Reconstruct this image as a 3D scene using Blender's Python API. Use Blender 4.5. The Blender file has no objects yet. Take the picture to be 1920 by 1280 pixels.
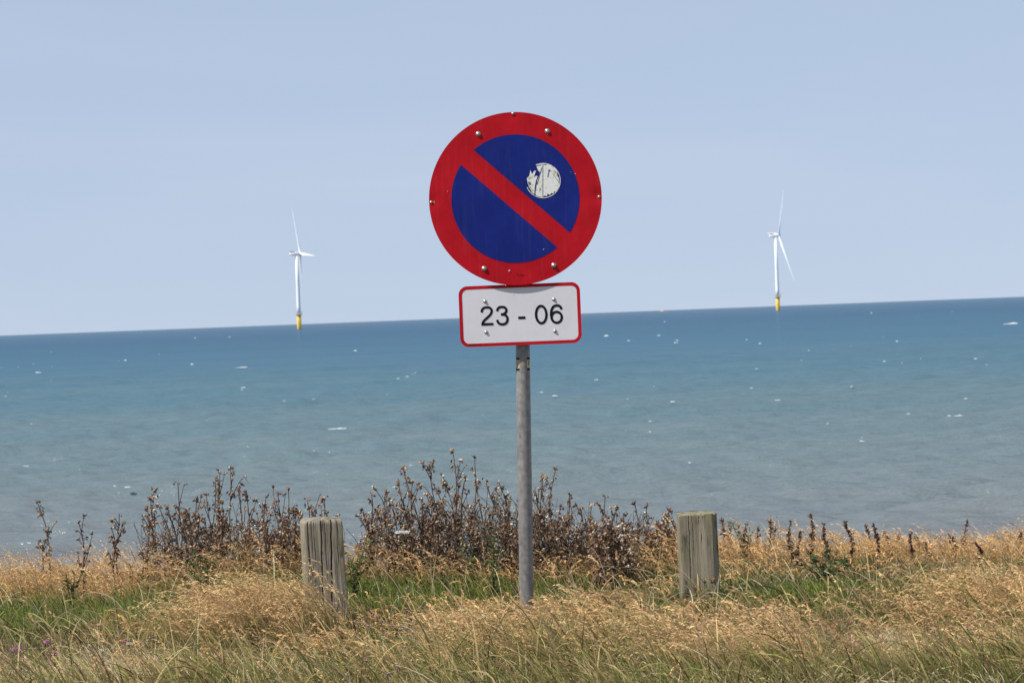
import bpy, bmesh, math, random
import numpy as np
from mathutils import Matrix, Vector

R = math.radians
random.seed(7)
rng = np.random.default_rng(7)
SC = bpy.context.scene
COL = SC.collection

# ------------------------------------------------------------------ camera
FPX = 4600.0                       # focal length in photo pixels (1920 wide)
EYE = 1.26                         # eye height over the ground at the sign
SEA = -5.5                         # sea level
cam_data = bpy.data.cameras.new('camera')
cam_data.sensor_width = 36.0
cam_data.lens = FPX / 1920 * 36.0
cam_data.clip_start = 0.1
cam_data.clip_end = 120000
cam_data.dof.use_dof = True
cam_data.dof.focus_distance = 10.0
cam_data.dof.aperture_fstop = 13.0
cam = bpy.data.objects.new('camera', cam_data)
COL.objects.link(cam)
CM = Matrix.Translation((0, 0, EYE)) @ Matrix.Rotation(R(90 - 0.595), 4, 'X') @ Matrix.Rotation(R(-2.18), 4, 'Z')
cam.matrix_world = CM
SC.camera = cam

# ------------------------------------------------------------------ light
SUN_EL, SUN_AZ = 50.0, 63.0        # elevation; degrees left of straight behind the camera
sv = Vector((-math.sin(R(SUN_AZ)) * math.cos(R(SUN_EL)), -math.cos(R(SUN_AZ)) * math.cos(R(SUN_EL)), math.sin(R(SUN_EL))))
world = bpy.data.worlds.new('World')
SC.world = world
world.use_nodes = True
wn = world.node_tree
for n in list(wn.nodes):
    wn.nodes.remove(n)
sky = wn.nodes.new('ShaderNodeTexSky')
sky.sky_type = 'NISHITA'
sky.sun_disc = False
sky.sun_elevation = R(SUN_EL)
sky.sun_rotation = math.atan2(sv.x, sv.y)
sky.altitude = 0
sky.air_density = 0.5
sky.dust_density = 0.05
sky.ozone_density = 3.0
bg = wn.nodes.new('ShaderNodeBackground')
bg.inputs['Strength'].default_value = 0.1
wo = wn.nodes.new('ShaderNodeOutputWorld')
# thin marine haze evens the whole sky out: one power and one tint for every direction
gm = wn.nodes.new('ShaderNodeGamma'); gm.inputs[1].default_value = 0.14
tn_ = wn.nodes.new('ShaderNodeMix'); tn_.data_type = 'RGBA'; tn_.blend_type = 'MULTIPLY'; tn_.inputs[0].default_value = 1.0
tn_.inputs[7].default_value = (3.78, 4.38, 5.36, 1)
wn.links.new(sky.outputs[0], gm.inputs[0]); wn.links.new(gm.outputs[0], tn_.inputs[6])
# faint streaky cirrus veil over the whole sky
wtc = wn.nodes.new('ShaderNodeTexCoord'); wmp = wn.nodes.new('ShaderNodeMapping'); wmp.inputs['Scale'].default_value = (2.2, 2.2, 14); wmp.inputs['Rotation'].default_value = (.05, .12, 0)
wnz = wn.nodes.new('ShaderNodeTexNoise'); wnz.inputs['Scale'].default_value = 1.6; wnz.inputs['Detail'].default_value = 5; wnz.inputs['Distortion'].default_value = .6
wmr = wn.nodes.new('ShaderNodeMapRange'); wmr.inputs['From Min'].default_value = .45; wmr.inputs['From Max'].default_value = .75; wmr.inputs['To Max'].default_value = .16
wmx = wn.nodes.new('ShaderNodeMix'); wmx.data_type = 'RGBA'; wmx.inputs[7].default_value = (6.2, 6.6, 7.6, 1)
wn.links.new(wtc.outputs['Generated'], wmp.inputs[0]); wn.links.new(wmp.outputs[0], wnz.inputs[0]); wn.links.new(wnz.outputs['Fac'], wmr.inputs[0])
wn.links.new(wmr.outputs[0], wmx.inputs[0]); wn.links.new(tn_.outputs[2], wmx.inputs[6])
wn.links.new(wmx.outputs[2], bg.inputs[0])
wn.links.new(bg.outputs[0], wo.inputs[0])
sun_data = bpy.data.lights.new('sun', 'SUN')
sun_data.energy = 5.0
sun_data.angle = R(0.53)
sun_data.color = (1.0, 0.95, 0.87)
sun = bpy.data.objects.new('sun', sun_data)
COL.objects.link(sun)
sun.rotation_euler = sv.to_track_quat('Z', 'Y').to_euler()
SC.view_settings.view_transform = 'Standard'
SC.view_settings.look = 'None'
SC.view_settings.exposure = 0.12
SC.view_settings.gamma = 1.0
SC.render.engine = 'CYCLES'

# ------------------------------------------------------------------ helpers
RM = np.array(CM.to_3x3())


def P(px, py, dist):
    """world point on the ray through photo pixel (px,py) at depth y = dist"""
    d = RM @ np.array([(px - 960) / FPX, -(py - 640) / FPX, -1.0])
    d = d / d[1] * dist
    return np.array([d[0], d[1], d[2] + EYE])


def PZ(px, py, z):
    d = RM @ np.array([(px - 960) / FPX, -(py - 640) / FPX, -1.0])
    t = (z - EYE) / d[2]
    return np.array([d[0] * t, d[1] * t, z])


def tag(o, label=None, cat=None, group=None, kind=None):
    if label: o['label'] = label
    if cat: o['category'] = cat
    if group: o['group'] = group
    if kind: o['kind'] = kind
    return o


def empty(name, loc=(0, 0, 0), rot=(0, 0, 0)):
    o = bpy.data.objects.new(name, None)
    o.empty_display_size = 0.1
    o.location = loc
    o.rotation_euler = rot
    COL.objects.link(o)
    return o


def link(name, me, mats, parent=None, smooth=False, loc=None):
    o = bpy.data.objects.new(name, me)
    COL.objects.link(o)
    for m in (mats if isinstance(mats, (list, tuple)) else [mats]):
        if len(me.materials) < len(mats if isinstance(mats, (list, tuple)) else [mats]):
            me.materials.append(m)
    if parent: o.parent = parent
    if loc is not None: o.location = loc
    if smooth: me.shade_smooth()
    return o


def np_mesh(name, verts, faces, cols=None, mat_idx=None):
    """verts (N,3); faces (M,k) all the same size"""
    verts = np.ascontiguousarray(verts, dtype=np.float32)
    faces = np.ascontiguousarray(faces, dtype=np.int32)
    me = bpy.data.meshes.new(name)
    m, k = faces.shape
    me.vertices.add(len(verts)); me.vertices.foreach_set('co', verts.ravel())
    me.loops.add(m * k); me.loops.foreach_set('vertex_index', faces.ravel())
    me.polygons.add(m)
    me.polygons.foreach_set('loop_start', np.arange(0, m * k, k, dtype=np.int32))
    if mat_idx is not None:
        me.polygons.foreach_set('material_index', np.ascontiguousarray(mat_idx, dtype=np.int32))
    if cols is not None:
        a = me.color_attributes.new('Col', 'FLOAT_COLOR', 'POINT')
        c = np.ones((len(verts), 4), dtype=np.float32); c[:, :3] = cols
        a.data.foreach_set('color', c.ravel())
    me.update(calc_edges=True)
    return me


def bm_obj(name, bm, mats, parent=None, smooth=False, loc=None):
    me = bpy.data.meshes.new(name)
    bmesh.ops.recalc_face_normals(bm, faces=bm.faces)
    bm.to_mesh(me); bm.free()
    return link(name, me, mats, parent, smooth, loc)


def lathe(prof, n=32, cap=True):
    """profile [(r,z)...] round the z axis"""
    bm = bmesh.new()
    rings = []
    for r, z in prof:
        rings.append([bm.verts.new((r * math.cos(2 * math.pi * i / n), r * math.sin(2 * math.pi * i / n), z)) for i in range(n)])
    for a, b in zip(rings[:-1], rings[1:]):
        for i in range(n):
            bm.faces.new((a[i], a[(i + 1) % n], b[(i + 1) % n], b[i]))
    if cap:
        bm.faces.new(rings[0][::-1]); bm.faces.new(rings[-1])
    return bm


def tube_arrays(pts, rad, n=5):
    pts = np.asarray(pts, float); rad = np.broadcast_to(np.asarray(rad, float), (len(pts),))
    V = []; F = []
    tan = np.gradient(pts, axis=0); tan /= np.linalg.norm(tan, axis=1)[:, None] + 1e-9
    for i, (p, t) in enumerate(zip(pts, tan)):
        ref = np.array([0, 1, 0]) if abs(t[1]) < .9 else np.array([1, 0, 0])
        u = np.cross(t, ref); u /= np.linalg.norm(u); w = np.cross(t, u)
        for k in range(n):
            a = 2 * math.pi * k / n
            V.append(p + rad[i] * (math.cos(a) * u + math.sin(a) * w))
    for i in range(len(pts) - 1):
        for k in range(n):
            F.append((i * n + k, i * n + (k + 1) % n, (i + 1) * n + (k + 1) % n, (i + 1) * n + k))
    return np.array(V), np.array(F)


class Acc:
    """collects quad arrays into one mesh"""
    def __init__(self): self.V = []; self.F = []; self.C = []; self.n = 0
    def add(self, v, f, c=None):
        v = np.asarray(v, float); f = np.asarray(f, int)
        self.V.append(v); self.F.append(f + self.n); self.n += len(v)
        if c is not None: self.C.append(np.broadcast_to(np.asarray(c, float), (len(v), 3)))
    def mesh(self, name):
        return np_mesh(name, np.vstack(self.V), np.vstack(self.F), np.vstack(self.C) if self.C else None)


def vnoise(x, y, seed=0):
    """smooth value noise in numpy, -1..1"""
    x = np.asarray(x, float); y = np.asarray(y, float)
    xi = np.floor(x).astype(np.int64); yi = np.floor(y).astype(np.int64)
    fx = x - xi; fy = y - yi
    fx = fx * fx * (3 - 2 * fx); fy = fy * fy * (3 - 2 * fy)
    def h(a, b):
        n = (a * 374761393 + b * 668265263 + seed * 974634777) & 0x7fffffff
        n = ((n ^ (n >> 13)) * 1274126177) & 0x7fffffff
        return ((n ^ (n >> 16)) & 0xffff) / 32767.5 - 1.0
    return (h(xi, yi) * (1 - fx) + h(xi + 1, yi) * fx) * (1 - fy) + (h(xi, yi + 1) * (1 - fx) + h(xi + 1, yi + 1) * fx) * fy


def sstep(a, b, x):
    t = np.clip((np.asarray(x, float) - a) / (b - a), 0, 1)
    return t * t * (3 - 2 * t)


# ------------------------------------------------------------------ materials
def mat(name, color=(.5, .5, .5), rough=.6, metal=0.0, spec=.5):
    m = bpy.data.materials.new(name); m.use_nodes = True
    b = m.node_tree.nodes['Principled BSDF']
    b.inputs['Base Color'].default_value = (*color, 1)
    b.inputs['Roughness'].default_value = rough
    b.inputs['Metallic'].default_value = metal
    b.inputs['Specular IOR Level'].default_value = spec
    return m, m.node_tree, b


def N(nt, kind, **kw):
    n = nt.nodes.new(kind)
    for k, v in kw.items():
        if k in n.inputs: n.inputs[k].default_value = v
        else: setattr(n, k, v)
    return n


def noise_mix(nt, b, c1, c2, scale=(1, 1, 1), nscale=5, detail=6, lo=.35, hi=.65, rough=.6, sock='Base Color', dist=0.0):
    tc = N(nt, 'ShaderNodeTexCoord'); mp = N(nt, 'ShaderNodeMapping')
    mp.inputs['Scale'].default_value = scale
    no = N(nt, 'ShaderNodeTexNoise'); no.inputs['Scale'].default_value = nscale; no.inputs['Detail'].default_value = detail
    no.inputs['Roughness'].default_value = rough; no.inputs['Distortion'].default_value = dist
    rp = N(nt, 'ShaderNodeValToRGB')
    rp.color_ramp.elements[0].position = lo; rp.color_ramp.elements[0].color = (*c1, 1)
    rp.color_ramp.elements[1].position = hi; rp.color_ramp.elements[1].color = (*c2, 1)
    nt.links.new(tc.outputs['Object'], mp.inputs[0]); nt.links.new(mp.outputs[0], no.inputs[0])
    nt.links.new(no.outputs['Fac'], rp.inputs[0])
    if sock: nt.links.new(rp.outputs[0], b.inputs[sock])
    return no, rp, mp


def paint(name, color, var=.2, rough=.42):
    m, nt, b = mat(name, color, rough, spec=.12)
    c1 = tuple(c * (1 - var) for c in color); c2 = tuple(min(1, c * (1 + var * .6) + var * .012) for c in color)
    noise_mix(nt, b, c1, c2, (1, 1, 1), 6, 8, .3, .7, .65)
    rpo = [n_ for n_ in nt.nodes if n_.type == 'VALTORGB'][0]
    ts = N(nt, 'ShaderNodeTexCoord'); sm = N(nt, 'ShaderNodeMapping'); sm.inputs['Scale'].default_value = (55, 4, 1)
    sn = N(nt, 'ShaderNodeTexNoise'); sn.inputs['Scale'].default_value = 1; sn.inputs['Detail'].default_value = 5
    sr = N(nt, 'ShaderNodeMapRange'); sr.inputs['From Min'].default_value = .52; sr.inputs['From Max'].default_value = .8; sr.inputs['To Max'].default_value = .045
    sx_ = N(nt, 'ShaderNodeMix', data_type='RGBA'); sx_.inputs[7].default_value = (.30, .27, .24, 1)
    nt.links.new(ts.outputs['Object'], sm.inputs[0]); nt.links.new(sm.outputs[0], sn.inputs[0]); nt.links.new(sn.outputs['Fac'], sr.inputs[0]); nt.links.new(sr.outputs[0], sx_.inputs[0])
    nt.links.new(rpo.outputs[0], sx_.inputs[6]); nt.links.new(sx_.outputs[2], b.inputs['Base Color'])
    no = N(nt, 'ShaderNodeTexNoise'); no.inputs['Scale'].default_value = 9; no.inputs['Detail'].default_value = 3
    tc = N(nt, 'ShaderNodeTexCoord'); nt.links.new(tc.outputs['Object'], no.inputs[0])
    bp = N(nt, 'ShaderNodeBump'); bp.inputs['Strength'].default_value = .12; bp.inputs['Distance'].default_value = .01
    nt.links.new(no.outputs['Fac'], bp.inputs['Height']); nt.links.new(bp.outputs[0], b.inputs['Normal'])
    return m


M_red = paint('sign_red', (.45, .006, .014))
M_blue = paint('sign_blue', (.008, .020, .18))
M_white = paint('sign_white', (.66, .65, .69), .05)
M_black = mat('print_black', (.008, .008, .012), .6, spec=.1)[0]
M_alu = mat('aluminium', (.42, .42, .44), .45, .8)[0]
M_bolt = mat('zinc_bolt', (.55, .53, .50), .35, .85)[0]
M_beige = mat('sticker_beige', (.62, .47, .26), .6)[0]

m, nt, b = mat('torn_sticker_paper', (.74, .74, .70), .7); M_paper = m
noise_mix(nt, b, (.50, .49, .34), (.74, .74, .71), (1, 1, 1), 60, 5, .36, .46)
M_pfleck = mat('torn_sticker_ink', (.10, .13, .17), .7)[0]
M_pyellow = mat('torn_sticker_yellow', (.52, .50, .24), .7)[0]

m, nt, b = mat('galvanised_steel', (.3, .3, .32), .55, .35); M_pole = m
no, rp, mp = noise_mix(nt, b, (.17, .165, .165), (.36, .345, .33), (22, 22, 3.5), 1, 8, .3, .72, .7)
n2 = N(nt, 'ShaderNodeTexNoise'); n2.inputs['Scale'].default_value = 45; n2.inputs['Detail'].default_value = 4
tc = N(nt, 'ShaderNodeTexCoord'); nt.links.new(tc.outputs['Object'], n2.inputs[0])
mx = N(nt, 'ShaderNodeMix', data_type='RGBA', blend_type='MULTIPLY'); mx.inputs[0].default_value = .55
nt.links.new(rp.outputs[0], mx.inputs[6]); nt.links.new(n2.outputs['Color'], mx.inputs[7])
rp2 = N(nt, 'ShaderNodeValToRGB'); rp2.color_ramp.elements[0].color = (.55, .55, .57, 1); rp2.color_ramp.elements[1].color = (1.2, 1.18, 1.15, 1)
rp2.color_ramp.elements[0].position = .35; rp2.color_ramp.elements[1].position = .65
nt.links.new(n2.outputs['Fac'], rp2.inputs[0]); nt.links.new(rp2.outputs[0], mx.inputs[7])
nt.links.new(mx.outputs[2], b.inputs['Base Color'])
bp = N(nt, 'ShaderNodeBump'); bp.inputs['Strength'].default_value = .25; bp.inputs['Distance'].default_value = .003
nt.links.new(n2.outputs['Fac'], bp.inputs['Height']); nt.links.new(bp.outputs[0], b.inputs['Normal'])


def wood(name, c1, c2, moss, gscale=60):
    m, nt, b = mat(name, c1, .9, spec=.15)
    no, rp, mp = noise_mix(nt, b, c1, c2, (gscale, gscale, 3.0), 1, 10, .3, .72, .7, sock=None)
    tc = N(nt, 'ShaderNodeTexCoord')
    n2 = N(nt, 'ShaderNodeTexNoise'); n2.inputs['Scale'].default_value = 9; n2.inputs['Detail'].default_value = 8
    nt.links.new(tc.outputs['Object'], n2.inputs[0])
    r2 = N(nt, 'ShaderNodeValToRGB'); r2.color_ramp.elements[0].position = .48; r2.color_ramp.elements[1].position = .66
    nt.links.new(n2.outputs['Fac'], r2.inputs[0])
    mx = N(nt, 'ShaderNodeMix', data_type='RGBA'); nt.links.new(r2.outputs[0], mx.inputs[0])
    nt.links.new(rp.outputs[0], mx.inputs[6]); mx.inputs[7].default_value = (*moss, 1)
    # dark weather stains
    n3 = N(nt, 'ShaderNodeTexNoise'); n3.inputs['Scale'].default_value = 14; n3.inputs['Detail'].default_value = 6
    mp3 = N(nt, 'ShaderNodeMapping'); mp3.inputs['Scale'].default_value = (2.2, 2.2, .8); mp3.inputs['Location'].default_value = (3, 1, 2)
    nt.links.new(tc.outputs['Object'], mp3.inputs[0]); nt.links.new(mp3.outputs[0], n3.inputs[0])
    r3 = N(nt, 'ShaderNodeValToRGB'); r3.color_ramp.elements[0].position = .55; r3.color_ramp.elements[1].position = .72
    nt.links.new(n3.outputs['Fac'], r3.inputs[0])
    mx2 = N(nt, 'ShaderNodeMix', data_type='RGBA'); nt.links.new(r3.outputs[0], mx2.inputs[0])
    nt.links.new(mx.outputs[2], mx2.inputs[6]); mx2.inputs[7].default_value = (.06, .05, .035, 1)
    nt.links.new(mx2.outputs[2], b.inputs['Base Color'])
    bp = N(nt, 'ShaderNodeBump'); bp.inputs['Strength'].default_value = 1.0; bp.inputs['Distance'].default_value = .007
    nt.links.new(no.outputs['Fac'], bp.inputs['Height']); nt.links.new(bp.outputs[0], b.inputs['Normal'])
    return m


M_wood_grey = wood('weathered_grey_wood', (.10, .08, .055), (.45, .40, .32), (.22, .20, .125))
M_wood_green = wood('weathered_green_wood', (.13, .11, .075), (.35, .31, .23), (.22, .205, .115), 34)


def plant_mat(name, trans=.3, rough=.75):
    m = bpy.data.materials.new(name); m.use_nodes = True
    nt = m.node_tree; b = nt.nodes['Principled BSDF']
    at = N(nt, 'ShaderNodeAttribute', attribute_name='Col')
    nt.links.new(at.outputs['Color'], b.inputs['Base Color'])
    b.inputs['Roughness'].default_value = rough; b.inputs['Specular IOR Level'].default_value = .25
    tr = N(nt, 'ShaderNodeBsdfTranslucent'); nt.links.new(at.outputs['Color'], tr.inputs[0])
    ms = N(nt, 'ShaderNodeMixShader'); ms.inputs[0].default_value = trans
    nt.links.new(b.outputs[0], ms.inputs[1]); nt.links.new(tr.outputs[0], ms.inputs[2])
    nt.links.new(ms.outputs[0], nt.nodes['Material Output'].inputs[0])
    return m


M_grass = plant_mat('grass', .32)
M_dry = plant_mat('dry_plant', .12, .85)
M_leaf = plant_mat('green_leaf', .3, .5)
M_petal = plant_mat('petal', .25, .7)

# ground
m, nt, b = mat('turf_soil', (.07, .06, .035), .95, spec=.1); M_ground = m
noise_mix(nt, b, (.045, .036, .02), (.18, .14, .075), (1, 1, 1), 9, 10, .3, .7)
# sea
m, nt, b = mat('sea_water', (.05, .1, .13), .18); M_sea = m
b.inputs['IOR'].default_value = 1.33; b.inputs['Specular IOR Level'].default_value = .14
geo = N(nt, 'ShaderNodeNewGeometry'); sp = N(nt, 'ShaderNodeSeparateXYZ'); nt.links.new(geo.outputs['Position'], sp.inputs[0])
nmp = N(nt, 'ShaderNodeMapping'); nmp.inputs['Scale'].default_value = (.008, .03, 0)
nt.links.new(geo.outputs['Position'], nmp.inputs[0])
nz = N(nt, 'ShaderNodeTexNoise'); nz.inputs['Scale'].default_value = 1; nz.inputs['Detail'].default_value = 6
nt.links.new(nmp.outputs[0], nz.inputs[0])
# silt near the shore: depends on log distance from the beach plus noise
lg = N(nt, 'ShaderNodeMath', operation='LOGARITHM'); lg.inputs[1].default_value = 10; nt.links.new(sp.outputs['Y'], lg.inputs[0])
ns = N(nt, 'ShaderNodeMath', operation='MULTIPLY_ADD'); ns.inputs[1].default_value = .42; ns.inputs[2].default_value = -.21
nt.links.new(nz.outputs['Fac'], ns.inputs[0])
ad = N(nt, 'ShaderNodeMath', operation='ADD'); nt.links.new(lg.outputs[0], ad.inputs[0]); nt.links.new(ns.outputs[0], ad.inputs[1])
mr = N(nt, 'ShaderNodeMapRange'); mr.inputs['From Min'].default_value = 1.8; mr.inputs['From Max'].default_value = 4.0
nt.links.new(ad.outputs[0], mr.inputs[0])
SEA_RAMP = N(nt, 'ShaderNodeValToRGB')
cr = SEA_RAMP.color_ramp
cr.elements[0].position = 0.0; cr.elements[0].color = (.156, .168, .176, 1)
cr.elements[1].position = 1.0; cr.elements[1].color = (.020, .086, .155, 1)
for pos, c in ((.13, (.122, .170, .182)), (.27, (.072, .148, .186)), (.42, (.036, .116, .180)), (.62, (.013, .078, .148)), (.76, (.013, .078, .148))):
    e = cr.elements.new(pos); e.color = (*c, 1)
nt.links.new(mr.outputs[0], cr_in := SEA_RAMP.inputs[0])
nt.links.new(SEA_RAMP.outputs[0], b.inputs['Base Color'])
rmp = N(nt, 'ShaderNodeMapping'); rmp.inputs['Scale'].default_value = (.28, .95, 1)
nt.links.new(geo.outputs['Position'], rmp.inputs[0])
rn = N(nt, 'ShaderNodeTexNoise'); rn.inputs['Scale'].default_value = 1.5; rn.inputs['Detail'].default_value = 4; rn.inputs['Roughness'].default_value = .65
nt.links.new(rmp.outputs[0], rn.inputs[0])
bp = N(nt, 'ShaderNodeBump'); bp.inputs['Strength'].default_value = 1.0; bp.inputs['Distance'].default_value = .4
nt.links.new(rn.outputs['Fac'], bp.inputs['Height']); nt.links.new(bp.outputs[0], b.inputs['Normal'])
df = N(nt, 'ShaderNodeBsdfDiffuse'); nt.links.new(SEA_RAMP.outputs[0], df.inputs['Color']); nt.links.new(bp.outputs[0], df.inputs['Normal'])
gl = N(nt, 'ShaderNodeBsdfGlossy'); gl.inputs['Roughness'].default_value = .14; nt.links.new(bp.outputs[0], gl.inputs['Normal'])
fr_ = N(nt, 'ShaderNodeFresnel'); fr_.inputs['IOR'].default_value = 1.33; nt.links.new(bp.outputs[0], fr_.inputs['Normal'])
fm = N(nt, 'ShaderNodeMath', operation='MULTIPLY'); fm.inputs[1].default_value = .62; nt.links.new(fr_.outputs[0], fm.inputs[0])
fc_ = N(nt, 'ShaderNodeMath', operation='MINIMUM'); fc_.inputs[1].default_value = .42; nt.links.new(fm.outputs[0], fc_.inputs[0])
ms_ = N(nt, 'ShaderNodeMixShader'); nt.links.new(fc_.outputs[0], ms_.inputs[0]); nt.links.new(df.outputs[0], ms_.inputs[1]); nt.links.new(gl.outputs[0], ms_.inputs[2])
nt.links.new(ms_.outputs[0], nt.nodes['Material Output'].inputs[0]); nt.nodes.remove(b)
M_foam = mat('sea_foam', (.50, .53, .55), .9, spec=.1)[0]
M_turb = mat('turbine_white', (.80, .80, .80), .5)[0]
M_tyel = mat('turbine_yellow', (.72, .46, .04), .5)[0]
M_tred = mat('turbine_cooler_red', (.30, .17, .15), .6)[0]
M_tgrey = mat('turbine_grey_steel', (.45, .40, .36), .6)[0]
M_ship_red = mat('ship_red', (.48, .22, .18), .6)[0]  # hull red, with distance haze paled into the colour
M_ship_white = mat('ship_white', (.75, .74, .72), .6)[0]

# ------------------------------------------------------------------ ground
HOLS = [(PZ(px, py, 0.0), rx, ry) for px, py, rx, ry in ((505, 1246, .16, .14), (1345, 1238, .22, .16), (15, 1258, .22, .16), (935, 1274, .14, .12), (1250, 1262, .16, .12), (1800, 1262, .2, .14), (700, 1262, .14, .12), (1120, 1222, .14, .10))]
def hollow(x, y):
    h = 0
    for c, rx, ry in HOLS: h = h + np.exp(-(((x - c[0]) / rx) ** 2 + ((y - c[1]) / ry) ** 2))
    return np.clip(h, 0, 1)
def edge_y(x):
    x = np.asarray(x, float)
    return 12.35 + .22 * vnoise(x * .7, x * 0, 3) + .1 * vnoise(x * 2.1, x * 0 + 5, 4)


def gz(x, y):
    x = np.asarray(x, float); y = np.asarray(y, float)
    z = .05 * vnoise(x * .9, y * .9, 1) + .025 * vnoise(x * 2.6, y * 2.6, 2)
    z = z - .16 * sstep(10.8, 12.4, y) - .05 * sstep(0.0, -2.0, x) * sstep(10.0, 12, y) + .05 * sstep(.6, 2, x) * sstep(10.5, 12, y)
    z = z - .30 * sstep(7.5, 0, y)                       # the photographer stands a little lower
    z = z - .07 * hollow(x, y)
    over = np.maximum(y - edge_y(x), 0)
    z = z - np.minimum(over * .95, 5.0) - np.clip((over - 5.3) * .035, 0, 1.9)
    return z


xs = np.concatenate([np.linspace(-260, -8, 40), np.linspace(-7.5, 7.5, 151), np.linspace(8, 260, 40)])
ys = np.concatenate([np.linspace(-220, 5, 46), np.linspace(5.5, 14, 86), np.linspace(14.3, 70, 90)])
X, Y = np.meshgrid(xs, ys)
V = np.stack([X, Y, gz(X, Y)], -1).reshape(-1, 3)
nx, ny = len(xs), len(ys)
ii = (np.arange(ny - 1)[:, None] * nx + np.arange(nx - 1)[None, :]).ravel()
F = np.stack([ii, ii + 1, ii + 1 + nx, ii + nx], -1)
ground = link('ground', np_mesh('ground', V, F), M_ground, smooth=True)
tag(ground, 'rough coastal turf ground under the grass', 'ground', kind='structure')

# ------------------------------------------------------------------ sea
HS = EYE - SEA
p_near = np.linspace(HS / 36 * 2453, 262, 70, endpoint=False)
p_mid = np.linspace(262, 1.0, 500)
p_far = np.array([.8, .6, .45, .33, .24])
pr = np.concatenate([p_near, p_mid, p_far])
yr = HS * 2453 / pr
ang = np.concatenate([np.linspace(-60, -15, 40, endpoint=False), np.linspace(-15, 15, 420), np.linspace(15, 60, 41)[1:]])
tx = np.tan(np.radians(ang))
Ys = np.repeat(yr[:, None], len(tx), 1); Xs = Ys * tx[None, :]
dy = np.abs(np.gradient(yr))[:, None]
dx = np.abs(np.gradient(tx))[None, :] * Ys
Z = np.zeros_like(Xs)
for i in range(46):
    lam = 1.3 * (11 / 1.3) ** rng.random()
    th = R(90 + rng.normal(0, 40)); k = 2 * math.pi / lam
    amp = .0100 * lam ** .75 * (.6 + .8 * rng.random())
    sp_ = np.abs(math.sin(th)) * dy + np.abs(math.cos(th)) * dx
    fade = np.clip(lam / (2.2 * sp_) - .25, 0, 1)
    ph = k * (Xs * math.cos(th) + Ys * math.sin(th)) + rng.random() * 6.28 + .9 * vnoise(Xs / 40, Ys / 40, i)
    Z += amp * fade * (np.sin(ph) + .28 * np.sin(2 * ph + .6))
Z *= sstep(36, 60, Ys) * .8 + .2
V = np.stack([Xs, Ys, Z + SEA], -1).reshape(-1, 3)
nx, ny = len(tx), len(yr)
ii = (np.arange(ny - 1)[:, None] * nx + np.arange(nx - 1)[None, :]).ravel()
F = np.stack([ii, ii + 1, ii + 1 + nx, ii + nx], -1)
sea = link('sea', np_mesh('sea', V, F), M_sea, smooth=True)
tag(sea, 'choppy blue-green sea reaching the horizon', 'sea', kind='structure')

def sea_h(x, y):
    j = int(np.argmin(np.abs(yr - y))); k = int(np.argmin(np.abs(tx - x / y)))
    return float(Z[max(0, j - 2):j + 3, max(0, k - 3):k + 4].max())


# whitecaps
fo = Acc()
def whitecap(px, py, wpx, hpx):
    c = PZ(px, py, SEA)
    if c[1] < 40: return
    L = wpx * 1.0 / FPX * c[1]; H = hpx / FPX * c[1] * .5; W = min(L * .5, 1.2 + L * .1)
    H = min(H, .75); zc = SEA + sea_h(c[0], c[1])
    for q in range(random.choice((1, 2, 2, 3))):
        cx = c[0] + random.uniform(-.45, .45) * L * (q > 0); cy = c[1] + random.uniform(-.3, .3) * W
        l = L * random.uniform(.3, .7) if q else L * .6; h = H * (random.uniform(.3, .7) if q else 1)
        nu, nv = 9, 5
        U = np.linspace(-1, 1, nu); T = np.linspace(0, math.pi, nv)
        vv = []
        for u in U:
            s = math.sqrt(max(0, 1 - u * u)) * (1 + .35 * random.uniform(-1, 1))
            for t in T:
                vv.append((cx + u * l / 2, cy + math.cos(t) * W / 2 * s, zc - .03 + (math.sin(t) * h * s) * random.uniform(.6, 1.15)))
        ff = [(i * nv + j, i * nv + j + 1, (i + 1) * nv + j + 1, (i + 1) * nv + j) for i in range(nu - 1) for j in range(nv - 1)]
        fo.add(vv, ff)
for a in ((70, 700, 12, 4), (235, 676, 9, 4), (360, 684, 9, 4), (455, 690, 34, 3), (458, 729, 9, 3), (366, 634, 7, 3), (430, 632, 6, 2.5), (667, 658, 8, 4),
          (147, 842, 12, 3), (200, 846, 9, 2), (52, 877, 14, 2), (640, 810, 34, 4), (735, 797, 26, 3), (583, 834, 9, 3), (812, 826, 8, 2), (215, 921, 9, 3), (240, 923, 24, 2.5),
          (747, 716, 8, 2.5), (764, 711, 7, 3), (1138, 630, 14, 5), (1178, 639, 8, 3), (1236, 629, 9, 3), (1270, 638, 8, 3), (1266, 643, 8, 3), (1425, 645, 9, 4), (1400, 638, 6, 3),
          (1682, 641, 8, 4), (1830, 677, 10, 3), (1658, 680, 8, 3), (1900, 607, 34, 5), (1634, 587, 7, 3), (1262, 765, 14, 4), (1040, 749, 14, 3), (1016, 740, 10, 3), (1120, 720, 8, 3),
          (1597, 734, 9, 3), (1830, 758, 22, 3), (1812, 751, 9, 3), (1780, 786, 12, 4), (1800, 787, 26, 3), (1616, 828, 17, 5), (1552, 794, 8, 3), (1220, 791, 8, 3), (1219, 818, 8, 2.5),
          (1174, 820, 6, 2.5), (1398, 845, 8, 3), (1113, 855, 12, 2.5), (1293, 872, 8, 2.5), (1460, 756, 14, 2.5), (1410, 734, 9, 2.5), (1705, 781, 9, 2.5), (1790, 899, 12, 2)):
    whitecap(*a)
for i in range(70):
    px = random.uniform(-500, 2420); d_ = 18 + 260 * random.random() ** 1.35
    k_ = .6 + d_ / 260
    whitecap(px, 628 - px * .038 + d_, random.uniform(2.5, 7) * k_, random.uniform(1.0, 2.2) * k_ ** .5)
foam = link('sea_foam', fo.mesh('sea_foam'), M_foam, smooth=True)
tag(foam, 'white foam of breaking wave crests scattered over the sea', 'foam', kind='stuff')

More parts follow.
